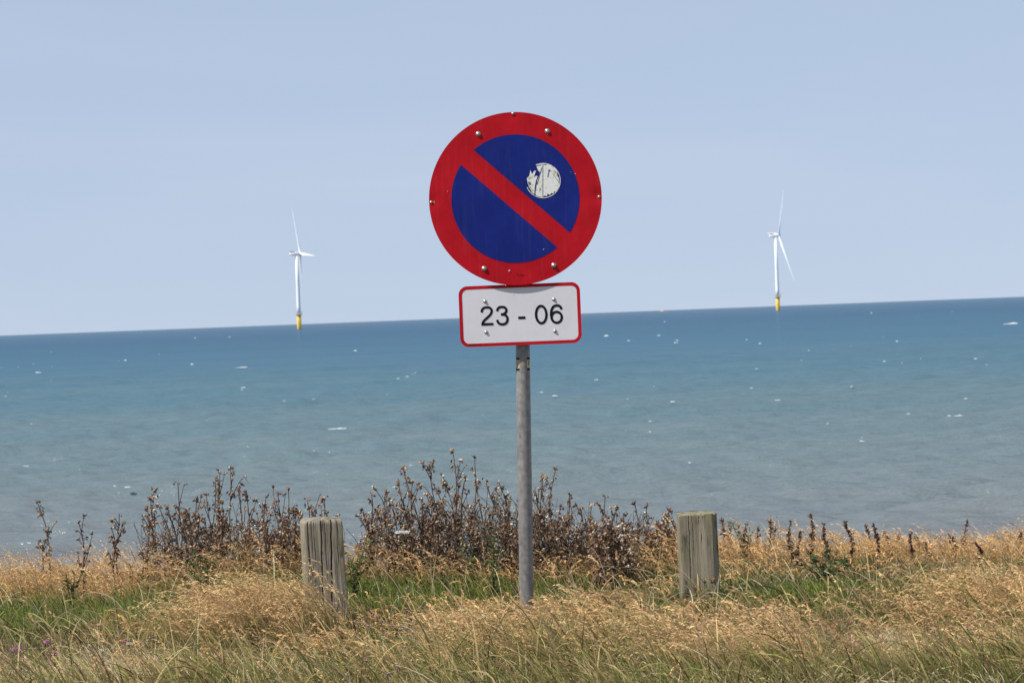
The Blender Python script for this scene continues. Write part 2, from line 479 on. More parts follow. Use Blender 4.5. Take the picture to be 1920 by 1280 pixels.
# ------------------------------------------------------------------ wind turbines
def make_turbine(base, hub_h, blade_len, phis, yaw, label):
    """yaw: heading of the rotor axis (nacelle to hub) from +X towards +Y"""
    t = empty('wind_turbine', base)
    tag(t, label, 'wind turbine', 'offshore wind turbines standing in the sea')
    tp = bm_obj('transition_piece', lathe([(3.0, -8), (3.0, 3), (2.95, 19.2)], 28), M_tyel, t, True)
    pl = bm_obj('platform', lathe([(2.7, 19.25), (4.6, 19.25), (4.7, 19.5), (4.6, 19.7), (2.7, 19.7)], 28, False), M_tgrey, tp)
    a = Acc()
    for k in range(18):
        an = k / 18 * 2 * math.pi; x, y = 4.5 * math.cos(an), 4.5 * math.sin(an)
        a.add(*tube_arrays([(x, y, 19.6), (x, y, 21)], .09, 4))
    for z in (20.3, 21.0):
        ring = [(4.5 * math.cos(q), 4.5 * math.sin(q), z) for q in np.linspace(0, 2 * math.pi, 25)]
        a.add(*tube_arrays(ring, .08, 4))
    link('railing', a.mesh('railing'), M_tgrey, tp)
    a = Acc()
    a.add(*tube_arrays([(4.1, -.5, 19.6), (4.1, -.5, 23.2), (5.6, -.7, 24.2), (8.2, -1.0, 24.0)], [.28, .25, .22, .15], 6))
    link('davit_crane', a.mesh('davit_crane'), M_tgrey, tp)
    a = Acc()
    for s in (-.35, .35): a.add(*tube_arrays([(s - .6, -3.25, -3), (s - .6, -3.25, 19.3)], .09, 4))
    for z in np.arange(-2, 19, 1.2): a.add(*tube_arrays([(-.95, -3.25, z), (-.25, -3.25, z)], .06, 4))
    link('boat_landing_ladder', a.mesh('ladder'), M_tgrey, tp)
    bm_obj('tower', lathe([(2.75, 19.7), (2.7, 30), (2.35, 65), (1.9, hub_h - 2.6)], 28), M_turb, t, True)
    # nacelle in its own frame: x = towards hub
    RY = Matrix.Rotation(yaw, 4, 'Z')
    bm = bmesh.new()
    secs = [(-9.5, 1.5, 1.7), (-9.0, 1.95, 2.1), (-2, 2.1, 2.3), (2.2, 2.05, 2.2), (3.4, 1.8, 1.9)]
    rings = []
    for x, hw, hh in secs:
        ring = []
        for q in range(16):
            an = 2 * math.pi * (q + .5) / 16
            c, s = math.cos(an), math.sin(an)
            e = 2.0 / 4.5
            ring.append(bm.verts.new((x, hw * math.copysign(abs(c) ** e, c), hh * math.copysign(abs(s) ** e, s))))
        rings.append(ring)
    for r1, r2 in zip(rings[:-1], rings[1:]):
        for q in range(16): bm.faces.new((r1[q], r1[(q + 1) % 16], r2[(q + 1) % 16], r2[q]))
    bm.faces.new(rings[0]); bm.faces.new(rings[-1])
    na = bm_obj('nacelle', bm, M_turb, t, True); na.matrix_local = Matrix.Translation((0, 0, hub_h)) @ RY
    bm = bmesh.new(); bmesh.ops.create_cube(bm, size=1, matrix=Matrix.Translation((-6.0, 0, 2.75)) @ Matrix.Diagonal((6.2, 3.4, 1.1, 1)))
    bmesh.ops.bevel(bm, geom=bm.edges[:], offset=.2, segments=2)
    bm_obj('cooler', bm, M_tred, na)
    tilt = R(6)
    HM = Matrix.Translation((0, 0, hub_h)) @ RY @ Matrix.Rotation(-tilt, 4, 'Y') @ Matrix.Translation((5.2, 0, 0))
    bm = lathe([(1.75, -1.9), (2.0, -1), (2.0, .6), (1.7, 1.7), (1.0, 2.6), (.2, 2.95)], 20)
    bmesh.ops.transform(bm, matrix=Matrix.Rotation(R(90), 4, 'Y'), verts=bm.verts)
    hb = bm_obj('hub', bm, M_turb, t, True); hb.matrix_local = HM
    # blades: local z = span, x = rotor axis
    sp_ = np.linspace(0, 1, 16); nv = 12
    vv = []
    for s in sp_:
        r = 1.2 + s * (blade_len - 1.2)
        ch = np.interp(s, [0, .05, .2, .5, .8, .96, 1], [2.6, 2.7, 4.6, 3.1, 1.7, .9, .15])
        th = np.interp(s, [0, .05, .2, .5, 1], [2.6, 2.5, 1.5, .6, .08])
        tw = R(np.interp(s, [0, .2, .5, 1], [20, 16, 6, 0]))
        off = .022 * (s ** 2) * blade_len + .03 * r
        for q in range(nv):
            an = 2 * math.pi * q / nv
            cy = (math.cos(an) * .5 - .18 * (s > .06)) * ch; cx = math.sin(an) * .5 * th
            vv.append((cx * math.cos(tw) + cy * math.sin(tw) + off, -cx * math.sin(tw) + cy * math.cos(tw), r))
    ff = [(i * nv + q, i * nv + (q + 1) % nv, (i + 1) * nv + (q + 1) % nv, (i + 1) * nv + q) for i in range(15) for q in range(nv)]
    me = np_mesh('blade', np.array(vv), np.array(ff)); me.materials.append(M_turb); me.shade_smooth()
    for ph in phis:
        bl = bpy.data.objects.new('blade', me); COL.objects.link(bl); bl.parent = t
        bl.matrix_local = HM @ Matrix.Rotation(ph, 4, 'X')
    return t


# rotor angle: positive about the axis; chosen so that blades project as in the photo
d1 = HS / 9.4 * FPX
b1 = PZ(561.5, 616.8, SEA); b2 = PZ(1459, 582, SEA)
S1, S2 = b1[1] / FPX, b2[1] / FPX
va1 = math.atan2(b1[0], b1[1]); va2 = math.atan2(b2[0], b2[1])
make_turbine(b1, 141 * S1, 99 * S1, [R(q) for q in (-25, 95, 215)], -va1 + R(12), 'white offshore wind turbine whose lowest blade hangs close beside its tower')
make_turbine(b2, 140 * S2, 99 * S2, [R(q) for q in (34, 154, 274)], -va2 + R(16), 'white offshore wind turbine whose lowest blade swings well clear of its tower')

# distant ship on the horizon
c = PZ(1243, 584.6, SEA)
sh = empty('cargo_ship', c)
tag(sh, 'tiny red cargo ship far off on the sea horizon', 'ship')
k_ = c[1] / FPX
Ls = 18 * k_
bm = bmesh.new()
pr_ = [(-.5, 0), (-.5, .07), (.44, .07), (.52, .10), (.47, 0)]
for yy in (-1, 1):
    pass
f1 = [bm.verts.new((x * Ls, -Ls * .07, z * Ls)) for x, z in pr_]; f2 = [bm.verts.new((x * Ls, Ls * .07, z * Ls)) for x, z in pr_]
bm.faces.new(f1); bm.faces.new(f2[::-1])
for i in range(5): bm.faces.new((f1[i], f1[(i + 1) % 5], f2[(i + 1) % 5], f2[i]))
bm_obj('hull', bm, M_ship_red, sh)
for nm, x, w, z0, h in (('bridge', -.1, .30, .07, .09), ('wheelhouse', -.08, .16, .16, .06)):
    bm = bmesh.new(); bmesh.ops.create_cube(bm, size=1, matrix=Matrix.Translation((x * Ls, 0, (z0 + h / 2) * Ls)) @ Matrix.Diagonal((w * Ls, .11 * Ls, h * Ls, 1)))
    bm_obj(nm, bm, M_ship_white, sh)
a = Acc(); a.add(*tube_arrays([(-.05 * Ls, 0, .22 * Ls), (-.05 * Ls, 0, .32 * Ls)], .008 * Ls, 5)); link('mast', a.mesh('mast'), M_ship_red, sh)

# ------------------------------------------------------------------ the sign
PXM = FPX / 10.0                                  # photo px per metre at the sign
base = P(987, 1172, 10.03); base[2] = float(gz(base[0], 10.03))
sign = empty('no_parking_sign', base)
tag(sign, 'round red and blue no parking sign with 23 - 06 time plate on grey metal pole', 'traffic sign')
c_disc = P(966.3, 372.5, 9.965); c_plate = P(975.2, 589.8, 9.98)
top_p = P(973.8, 240, 10.035); bot_p = P(988.5, 1200, 10.035)
loc = lambda p: Vector(p) - Vector(base)
pts = [loc(bot_p + (bot_p - top_p) * .16)]
for t in np.linspace(0, 1, 10): pts.append(loc(bot_p + (top_p - bot_p) * t))
v, f = tube_arrays(pts, .029, 40)
pole = link('pole', np_mesh('pole', v, f), M_pole, sign, True)

YAW = R(-1.0)
def plate_frame(c): return Matrix.Translation(loc(c)) @ Matrix.Rotation(YAW, 4, 'Z') @ Matrix.Rotation(R(90), 4, 'X') @ Matrix.Rotation(R(.12), 4, 'Z')
# local frame: x right, y up, z towards the camera


def disc_dents(x, y):
    """small dents round the rim rivets"""
    z = 0
    for (ax, ay, dd) in ((-.339, .0, -.004), (.339, .0, -.006), (-.005, .341, -.002)):
        z += dd * math.exp(-((x - ax) ** 2 + (y - ay) ** 2) / .0006)
    return z + .0015 * math.sin(5 * x + 1) * math.sin(4 * y)


def polar_grid(r0, r1, nr, na, zf, z0):
    vv = []; ff = []
    for i in range(nr + 1):
        r = r0 + (r1 - r0) * i / nr
        for k in range(na):
            x, y = r * math.cos(2 * math.pi * k / na), r * math.sin(2 * math.pi * k / na)
            vv.append((x, y, z0 + zf(x, y)))
    for i in range(nr):
        for k in range(na): ff.append((i * na + k, (i + 1) * na + k, (i + 1) * na + (k + 1) % na, i * na + (k + 1) % na))
    return vv, ff


RD = .351
a = Acc(); vf = polar_grid(.02, RD, 24, 144, disc_dents, 0)
bm = bmesh.new(); vs = [bm.verts.new(q) for q in vf[0]]
for q in vf[1]: bm.faces.new([vs[i] for i in q])
bm.faces.new([vs[i] for i in range(144)])
rim = vs[-144:]; back = [bm.verts.new((q.co.x, q.co.y, q.co.z - .003)) for q in rim]
for k in range(144):
    fc = bm.faces.new((rim[k], back[k], back[(k + 1) % 144], rim[(k + 1) % 144])); fc.material_index = 1
fc = bm.faces.new(back[::-1]); fc.material_index = 1
disc = bm_obj('round_plate', bm, [M_red, M_alu], sign); disc.matrix_local = plate_frame(c_disc)
for p_ in disc.data.polygons: p_.use_smooth = p_.material_index == 0
disc.data.set_sharp_from_angle(angle=R(30))
# blue fields either side of the bar
ba = R(-42.9); RB = .2605; HB = .0392
for sgn in (1, -1):
    bm = bmesh.new()
    a0 = math.asin(HB / RB)
    nA, nR = 60, 26
    grid = []
    for i in range(nR + 1):
        row = []
        hh = RB * math.sin(a0 + (math.pi / 2 - a0) * i / nR)
        hh = min(hh, RB - .000004)
        hw = math.sqrt(RB * RB - hh * hh)
        for k in range(nA + 1):
            u = -hw + 2 * hw * k / nA; w = sgn * hh
            x = u * math.cos(ba) - w * math.sin(ba); y = u * math.sin(ba) + w * math.cos(ba)
            row.append(bm.verts.new((x, y, .0009 + disc_dents(x, y))))
        grid.append(row)
    for i in range(nR):
        for k in range(nA): bm.faces.new((grid[i][k], grid[i][k + 1], grid[i + 1][k + 1], grid[i + 1][k]))
    bm.normal_update()
    bf = bm_obj('blue_field', bm, M_blue, disc, True)


def bolt(parent, x, y, r, h, z0):
    bm = lathe([(r * 1.35, 0), (r * 1.35, h * .18), (r, h * .2), (r, h * .5), (r * .82, h * .82), (r * .4, h)], 14)
    o = bm_obj('bolt', bm, M_bolt, parent, True); o.location = (x, y, z0); return o


def to_plate(px, py, c0, cpx, cpy):
    """photo px to plate-local metres (roll removed)"""
    dx, dy = (px - cpx) / PXM, -(py - cpy) / PXM
    an = R(-2.3)
    return dx * math.cos(an) - dy * math.sin(an), dx * math.sin(an) + dy * math.cos(an)


for (px, py) in ((897, 252), (1026, 247), (908, 503), (1038, 497)):
    x, y = to_plate(px, py, None, 966.3, 372.5); bolt(disc, x, y, .0078, .0085, .0005)
for (px, py) in ((961.5, 214), (809, 379), (1122.5, 369)):
    x, y = to_plate(px, py, None, 966.3, 372.5)
    bm = lathe([(.0062, 0), (.0058, .003), (.003, .005)], 12)
    o = bm_obj('rim_rivet', bm, M_bolt, disc, True); o.location = (x, y, disc_dents(x, y) + .0003)


def flat_poly(pts, z):
    bm = bmesh.new(); bm.faces.new([bm.verts.new((x, y, z)) for x, y in pts]); bmesh.ops.triangulate(bm, faces=bm.faces[:]); return bm


def join_polys(name, polys, mats, parent, zs):
    """one mesh from flat polygons [(points, material index)] with thickness offset zs"""
    bm = bmesh.new()
    for i, (pts_, mi) in enumerate(polys):
        f_ = bm.faces.new([bm.verts.new((x, y, zs + mi * .0003)) for x, y in pts_]); f_.material_index = mi
    bmesh.ops.triangulate(bm, faces=bm.faces[:])
    bm.normal_update()
    for f_ in bm.faces:
        if f_.normal.z < 0: f_.normal_flip()
    me = bpy.data.meshes.new(name); bm.to_mesh(me); bm.free()
    return link(name, me, mats, parent)


# torn round sticker on the blue field (zoom coordinates of the photo)
sx, sy = to_plate(1018, 339, None, 966.3, 372.5)
q = lambda L: [((x - 1215) / 165 * .0712, -(y - 762) / 165 * .0712) for x, y in L]
def stroke(x0, y0, x1, y1, w):
    d = math.hypot(x1 - x0, y1 - y0); nx_, ny_ = -(y1 - y0) / d * w / 2, (x1 - x0) / d * w / 2
    return q([(x0 + nx_, y0 + ny_), (x1 + nx_, y1 + ny_), (x1 - nx_, y1 - ny_), (x0 - nx_, y0 - ny_)])
polys = [(q([(1150, 612), (1180, 603), (1215, 601), (1262, 606), (1300, 622), (1335, 655), (1352, 690), (1338, 704), (1362, 735), (1371, 790), (1362, 838), (1345, 868), (1322, 862), (1310, 884), (1292, 878), (1280, 898), (1262, 886), (1245, 910), (1230, 900), (1215, 918), (1180, 912), (1150, 902), (1143, 880), (1152, 820), (1160, 760), (1178, 715), (1192, 690), (1168, 665), (1158, 640)]), 0),
         (q([(1062, 742), (1085, 718), (1092, 690), (1096, 662), (1112, 702), (1130, 672), (1150, 668), (1136, 705), (1128, 735), (1150, 715), (1163, 722), (1146, 770), (1136, 830), (1132, 888), (1108, 870), (1090, 830), (1072, 790)]), 0)]
ring_o = [(1215 + 165 * math.cos(t), 762 + 165 * math.sin(t)) for t in np.linspace(-2.0, 2.75, 50)]
ring_i = [(1215 + 159 * math.cos(t), 762 + 159 * math.sin(t)) for t in np.linspace(-2.0, 2.75, 50)]
for k in range(49): polys.append((q([ring_o[k], ring_o[k + 1], ring_i[k + 1], ring_i[k]]), 0))
polys += [(stroke(1213, 606, 1213, 918, 7), 1), (stroke(1204, 640, 1158, 800, 9), 1), (stroke(1150, 815, 1136, 905, 8), 1), (stroke(1276, 655, 1259, 730, 10), 1), (stroke(1262, 668, 1290, 672, 10), 1),
          (q([(1296, 690), (1318, 708), (1366, 775), (1372, 800), (1340, 745)]), 1), (q([(1250, 906), (1256, 880), (1268, 905)]), 1), (q([(1318, 660), (1345, 690), (1330, 690)]), 1),
          (q([(1180, 840), (1192, 832), (1186, 862)]), 1), (stroke(1150, 622, 1200, 616, 8), 1), (q([(1072, 770), (1098, 775), (1105, 800), (1082, 805)]), 1), (q([(1215, 612), (1250, 604), (1235, 618)]), 1),
          (q([(1070, 735), (1095, 722), (1098, 745), (1078, 752)]), 2), (q([(1078, 812), (1095, 808), (1100, 826), (1085, 830)]), 2), (q([(1095, 842), (1118, 838), (1124, 862), (1106, 862)]), 2), (q([(1335, 700), (1352, 705), (1350, 722), (1340, 720)]), 2)]
st = join_polys('torn_sticker', polys, [M_paper, M_pfleck, M_pyellow], disc, .0022)
st.location = (sx, sy, 0); st.rotation_euler = (0, 0, R(-2.3))
tag(st, 'torn white round sticker')
# tiny maker's marks and chips
x, y = to_plate(976, 514.5, None, 966.3, 372.5)
tag(join_polys('maker_mark', [([(x + a_ - w_ / 2, y - .002), (x + a_ + w_ / 2, y - .002), (x + a_ + w_ / 2, y + .002), (x + a_ - w_ / 2, y + .002)], 0) for a_, w_ in ((-.011, .006), (-.002, .003), (.004, .006), (.012, .004))], [M_black], disc, .0012), kind='stuff')
pol = []
for (px, py, r_) in ((839.5, 358.5, .003), (955, 507, .006), (948, 534, .003), (1078, 326, .003), (1070, 323, .002), (1019, 467, .003), (968, 273, .003), (1036, 289, .002)):
    x, y = to_plate(px, py, None, 966.3, 372.5)
    pol.append(([(x + r_ * random.uniform(.4, 1) * math.cos(t), y + r_ * random.uniform(.4, 1) * math.sin(t)) for t in np.linspace(0, 6.28, 8)[:-1]], 0))
M_chip = mat('chipped_paint', (.5, .42, .42), .7)[0]
for q_ in pol: join_polys('paint_chip', [q_], [M_chip], disc, .0016)


# time plate
def rrect(w, h, r, n=8):
    o = []
    for cx, cy, a0 in ((w / 2 - r, h / 2 - r, 0), (-w / 2 + r, h / 2 - r, 90), (-w / 2 + r, -h / 2 + r, 180), (w / 2 - r, -h / 2 + r, 270)):
        for k in range(n + 1): o.append((cx + r * math.cos(R(a0 + 90 * k / n)), cy + r * math.sin(R(a0 + 90 * k / n))))
    return o


WP, HP = .4945, .2475
bm = bmesh.new()
o1 = rrect(WP, HP, .036)
f_ = bm.faces.new([bm.verts.new((x, y, 0)) for x, y in o1]); bmesh.ops.triangulate(bm, faces=[f_])
fr = bm.verts[:]; bk = [bm.verts.new((x, y, -.003)) for x, y in o1]
bm.verts.ensure_lookup_table(); nv = len(o1)
for k in range(nv):
    g = bm.faces.new((fr[k], bk[k], bk[(k + 1) % nv], fr[(k + 1) % nv])); g.material_index = 1
g = bm.faces.new(bk[::-1]); g.material_index = 1
plate = bm_obj('time_plate', bm, [M_white, M_alu], sign); plate.matrix_local = plate_frame(c_plate)
bm = bmesh.new(); oo = [bm.verts.new((x, y, .0008)) for x, y in o1]
ins = .0135; o2 = rrect(WP - 2 * ins, HP - 2 * ins, .024); oi = [bm.verts.new((x, y, .0008)) for x, y in o2]
for k in range(nv): bm.faces.new((oo[k], oo[(k + 1) % nv], oi[(k + 1) % nv], oi[k]))
bm_obj('red_border', bm, M_red, plate)
for (px, py) in ((909.5, 565), (1038, 561), (911.5, 622.5), (1040.5, 620.5)):
    x, y = to_plate(px, py, None, 975.2, 589.8); bolt(plate, x, y, .0056, .006, .0004)


def spline(P_, n=10):
    P_ = [np.array(p, float) for p in P_]; P_ = [2 * P_[0] - P_[1]] + P_ + [2 * P_[-1] - P_[-2]]
    o = []
    for i in range(1, len(P_) - 2):
        for t in np.linspace(0, 1, n, endpoint=False):
            a_, b_, c_, d_ = P_[i - 1:i + 3]
            o.append(.5 * (2 * b_ + (c_ - a_) * t + (2 * a_ - 5 * b_ + 4 * c_ - d_) * t * t + (3 * b_ - a_ - 3 * c_ + d_) * t ** 3))
    return o + [P_[-2]]


# numeral centre lines in a box 112 wide and 170 high, y down; each list is one pen stroke of width 20
EL = lambda cx, cy, rx, ry, a0, a1, n=40: [np.array([cx + rx * math.cos(R(t)), cy + ry * math.sin(R(t))]) for t in np.linspace(a0, a1, n)]
GL = {'0': [EL(56, 85, 46, 75.5, 0, 360, 60)],
      '2': [spline([(10, 53), (16, 28), (33, 13), (56, 9.5), (82, 14), (97, 31), (98, 52), (86, 76), (62, 99), (36, 121), (20, 140), (13, 160)]), [np.array((3, 160.5)), np.array((110, 160.5))]],
      '3': [spline([(11, 45), (18, 25), (34, 12), (54, 9.5), (78, 14), (92, 29), (92, 50), (79, 66), (61, 73), (44, 74)]), spline([(44, 74), (70, 76), (91, 88), (101, 112), (96, 138), (80, 155), (55, 160.5), (30, 155), (15, 140), (9, 120)])],
      '-': [[np.array((0, 12)), np.array((63, 12))]],
      '6': [EL(58.5, 113, 44, 47.5, 0, 360, 50), spline([(102, 45), (96, 25), (80, 12), (60, 9.5), (36, 17), (19, 42), (12, 75), (12, 100), (15, 118)])]}


def glyph(ch, name, parent, cx, cy, w, h, z, m):
    bw, bh = (112, 170) if ch != '-' else (63, 24)
    half = 10.4 if ch != '-' else 11
    V_, F_ = [], []
    for st_ in GL[ch]:
        L_ = np.array(st_); closed = np.linalg.norm(L_[0] - L_[-1]) < .01
        T_ = np.gradient(L_, axis=0)
        if closed: T_[0] = T_[-1] = L_[1] - L_[-2]
        T_ /= np.linalg.norm(T_, axis=1)[:, None]
        Nn = np.stack([-T_[:, 1], T_[:, 0]], 1) * half
        n0 = len(V_)
        for p_, q_ in zip(L_, Nn):
            for sg in (-1, 1):
                u = p_ + sg * q_; V_.append(((u[0] / bw - .5) * w + cx, -(u[1] / bh - .5) * h + cy, z + (.0002 if st_ is GL[ch][-1] else 0)))
        F_ += [(n0 + 2 * i, n0 + 2 * i + 2, n0 + 2 * i + 3, n0 + 2 * i + 1) for i in range(len(L_) - 1)]
    return link(name, np_mesh(name, np.array(V_), np.array(F_)), [m], parent)


for ch, x0, x1, y0, y1 in (('2', 575, 687, 683, 851), ('3', 711, 823, 679, 852), ('-', 908, 971, 772, 796), ('0', 1056, 1168, 670, 842), ('6', 1188, 1303, 666, 838)):
    px, py = 780 + (x0 + x1) / 2 / 4.7405, 430 + (y0 + y1) / 2 / 4.7405
    x, y = to_plate(px, py, None, 975.2, 589.8)
    glyph(ch, 'numeral' if ch != '-' else 'dash', plate, x, y, (x1 - x0) / 4.7405 / PXM, (y1 - y0) / 4.7405 / PXM, .0012, M_black)
x, y = to_plate(891, 645.3, None, 975.2, 589.8)
tag(join_polys('maker_mark', [([(x + a_ - w_ / 2, y - .0018), (x + a_ + w_ / 2, y - .0018), (x + a_ + w_ / 2, y + .0018), (x + a_ - w_ / 2, y + .0018)], 0) for a_, w_ in ((-.022, .010), (-.010, .007), (.001, .008), (.013, .007), (.022, .005))], [M_black], plate, .0016), kind='stuff')
# clamps behind the plates
for cc, off in ((c_disc, .268), (c_disc, -.275), (c_plate, .058), (c_plate, -.068)):
    bm = bmesh.new(); bmesh.ops.create_cube(bm, size=1, matrix=Matrix.Diagonal((.30, .03, .006, 1)))
    o = bm_obj('clamp_bar', bm, M_alu, disc if cc is c_disc else plate); o.location = (.0, off, -.0072)

# S and F stickers wrapped on the pole
def pole_patch(a0, a1, z0, z1, rr):
    """patch on the pole between azimuths (deg, 0 = towards camera, + = right) and heights"""
    vv = []; n = 6
    for zz in (z0, z1):
        t = (zz - pts[1].z) / (pts[-1].z - pts[1].z); c = pts[1].lerp(pts[-1], t)
        for k in range(n + 1):
            a_ = R(a0 + (a1 - a0) * k / n); vv.append((c.x + rr * math.sin(a_), c.y - rr * math.cos(a_), zz))
    return vv, [(k, k + 1, n + 2 + k, n + 1 + k) for k in range(n)]
def zpx(py): return float(loc(P(976, py, 10.0)).z)
for az, glyph_segs in ((-52, [(0, 1, .86, 1), (0, .14, .5, .95), (0, 1, .43, .57), (.86, 1, .05, .5), (0, 1, 0, .14)]), (57, [(0, .18, 0, 1), (0, 1, .86, 1), (0, .8, .45, .58)])):
    V_, F_, MI = [], [], []
    def add(a0, a1, z0, z1, rr, mi):
        v_, f_ = pole_patch(a0, a1, z0, z1, rr); n0 = len(V_)
        V_.extend(v_); F_.extend([tuple(i + n0 for i in q_) for q_ in f_]); MI.extend([mi] * len(f_))
    w = 22
    zt, zb = zpx(670.5), zpx(694.5)
    h_ = zt - zb
    add(az - w, az + w, zt - h_ * .15, zt, .0293, 0)
    add(az - w, az + w, zb, zb + h_ * .15, .0293, 0)
    add(az - w, az + w, zb + h_ * .2, zt - h_ * .2, .0293, 1)
    gw, g0 = w * 1.1, az - w * .55; gz0, gh = zb + h_ * .27, h_ * .46
    for (u0, u1, v0, v1) in glyph_segs: add(g0 + gw * u0, g0 + gw * u1, gz0 + gh * v0, gz0 + gh * v1, .0296, 0)
    link('letter_sticker', np_mesh('letter_sticker', np.array(V_), np.array(F_), None, MI), [M_black, M_beige], pole)

# ------------------------------------------------------------------ wooden posts
def make_post(c, half_w, half_d, height, yaw, lean, cracks, material, label, chamf, taper, dome, seed, rough_=1.0):
    """c: base centre on the ground; front face is -y"""
    rr = random.Random(seed)
    t = bpy.data.objects.new
    # perimeter: front (dense), right, back, left; corners chamfered
    per = []
    nF = 110
    cl, crr = chamf
    for i in range(nF + 1): per.append((-half_w + cl + (2 * half_w - cl - crr) * i / nF, -half_d, 'f'))
    for i in range(1, 5): per.append((half_w - crr + crr * i / 5, -half_d + crr * i / 5 * 1.3, 'c'))
    for i in range(25): per.append((half_w, -half_d + crr * 1.3 + (2 * half_d - .012 - crr * 1.3) * i / 24, 'r'))
    for i in range(13): per.append((half_w - .01 - (2 * half_w - .02) * i / 12, half_d, 'b'))
    for i in range(25): per.append((-half_w, half_d - .01 - (2 * half_d - .01 - cl) * i / 24, 'l'))
    n = len(per); rows = 90
    V_ = []
    for j in range(rows + 1):
        z = -.30 + (height + .30) * j / rows
        tz = max(0, z / height)
        for (x, y, k) in per:
            s = 1 - taper * tz
            X_, Y_ = x * s, y
            d = 0
            if k == 'f':
                for (u0, u1, wd, dp, z0, z1) in cracks:
                    if z0 <= tz <= z1:
                        uc = u0 + (u1 - u0) * tz + .006 * math.sin(tz * 23 + u0 * 40) + .003 * math.sin(tz * 61 + u0 * 90)
                        e = min(1, (tz - z0) / .08 + .05) * (1 if z1 >= 1 else min(1, (z1 - tz) / .08 + .05))
                        ww = wd * (.45 + .55 * e); q_ = (x / (2 * half_w) - uc) / ww
                        if abs(q_) < 1.6: d = max(d, dp * e * math.exp(-q_ * q_ * 1.6))
                d += rough_ * (.0016 * (1 + float(vnoise(x * 160 + seed, z * 5, seed))) + .0011 * (1 + float(vnoise(x * 420, z * 13, seed + 1))))
                edge = max(0, abs(x) / half_w - .85) / .15; d += .004 * edge * edge * rr.random() * .4
            else:
                d = .0012 * float(vnoise(y * 150 + 7, z * 6, seed + 2))
            if k in 'fcb': Y_ = Y_ + (d if k == 'f' else 0)
            else: X_ = X_ - math.copysign(d, x)
            zz = z
            if j == rows:
                zz = z + .006 * float(vnoise(x * 60, y * 60, seed)) - (d * .5 if k == 'f' else 0)
            V_.append((X_, Y_, zz))
    F_ = [(j * n + i, j * n + (i + 1) % n, (j + 1) * n + (i + 1) % n, (j + 1) * n + i) for j in range(rows) for i in range(n)]
    # rounded, weathered end grain
    tops = [V_[rows * n + i] for i in range(n)]
    start = rows * n
    for lv, (sc, dz) in enumerate(((.97, .006), (.9, .011), (.7, .014), (.4, .016), (.08, .017))):
        b0 = len(V_)
        for (x, y, z) in tops:
            V_.append((x * sc, y * sc, z * .0 + height + dz * dome + .003 * float(vnoise(x * sc * 90, y * sc * 90, seed + 5))))
        F_ += [(start + i, start + (i + 1) % n, b0 + (i + 1) % n, b0 + i) for i in range(n)]
        start = b0
    me = np_mesh('wooden_post', np.array(V_), np.array(F_))
    o = link('wooden_post', me, [material], None, True)
    me.set_sharp_from_angle(angle=R(38))
    o.location = c; o.rotation_euler = (lean[0], lean[1], yaw)
    tag(o, label, 'post', 'square wooden posts beside the sign')
    return o


pb = P(611.5, 1168, 10.25); pt = P(606.5, 977, 10.25)
zb = float(gz(pb[0], 10.25))
make_post((P(612.5, 1168, 10.25)[0], 10.25, zb), .0835, .085, pt[2] - zb, R(11), (0, R(-.9), 0),
          [(-.36, -.41, .012, .014, .55, 1), (-.13, -.055, .011, .030, .12, 1), (.09, .20, .014, .032, .05, 1), (-.22, -.25, .006, .008, .62, 1), (.04, .035, .007, .010, .5, 1), (.31, .36, .008, .012, .62, 1),
           (-.31, -.27, .005, .007, .0, .4), (.36, .40, .006, .007, .1, .38)],
          M_wood_grey, 'deeply cracked grey wooden post with pale weathered top', (.006, .006), .03, 1.0, 11, .4)
pt2 = P(1308, 962, 10.2); zb2 = float(gz(pt2[0], 10.2))
make_post((P(1314, 1150, 10.2)[0], 10.2, zb2), .082, .083, pt2[2] - zb2, R(-.5), (0, R(-.4), 0),
          [(-.25, -.235, .006, .015, .25, 1), (-.11, -.15, .005, .008, .55, 1), (.07, .07, .010, .014, .68, .80), (.04, .03, .006, .006, .86, 1), (.14, .13, .006, .006, .88, 1)],
          M_wood_green, 'mossy green-grey wooden post with small yellow flowers at its foot', (.004, .024), .02, .3, 23, .3)

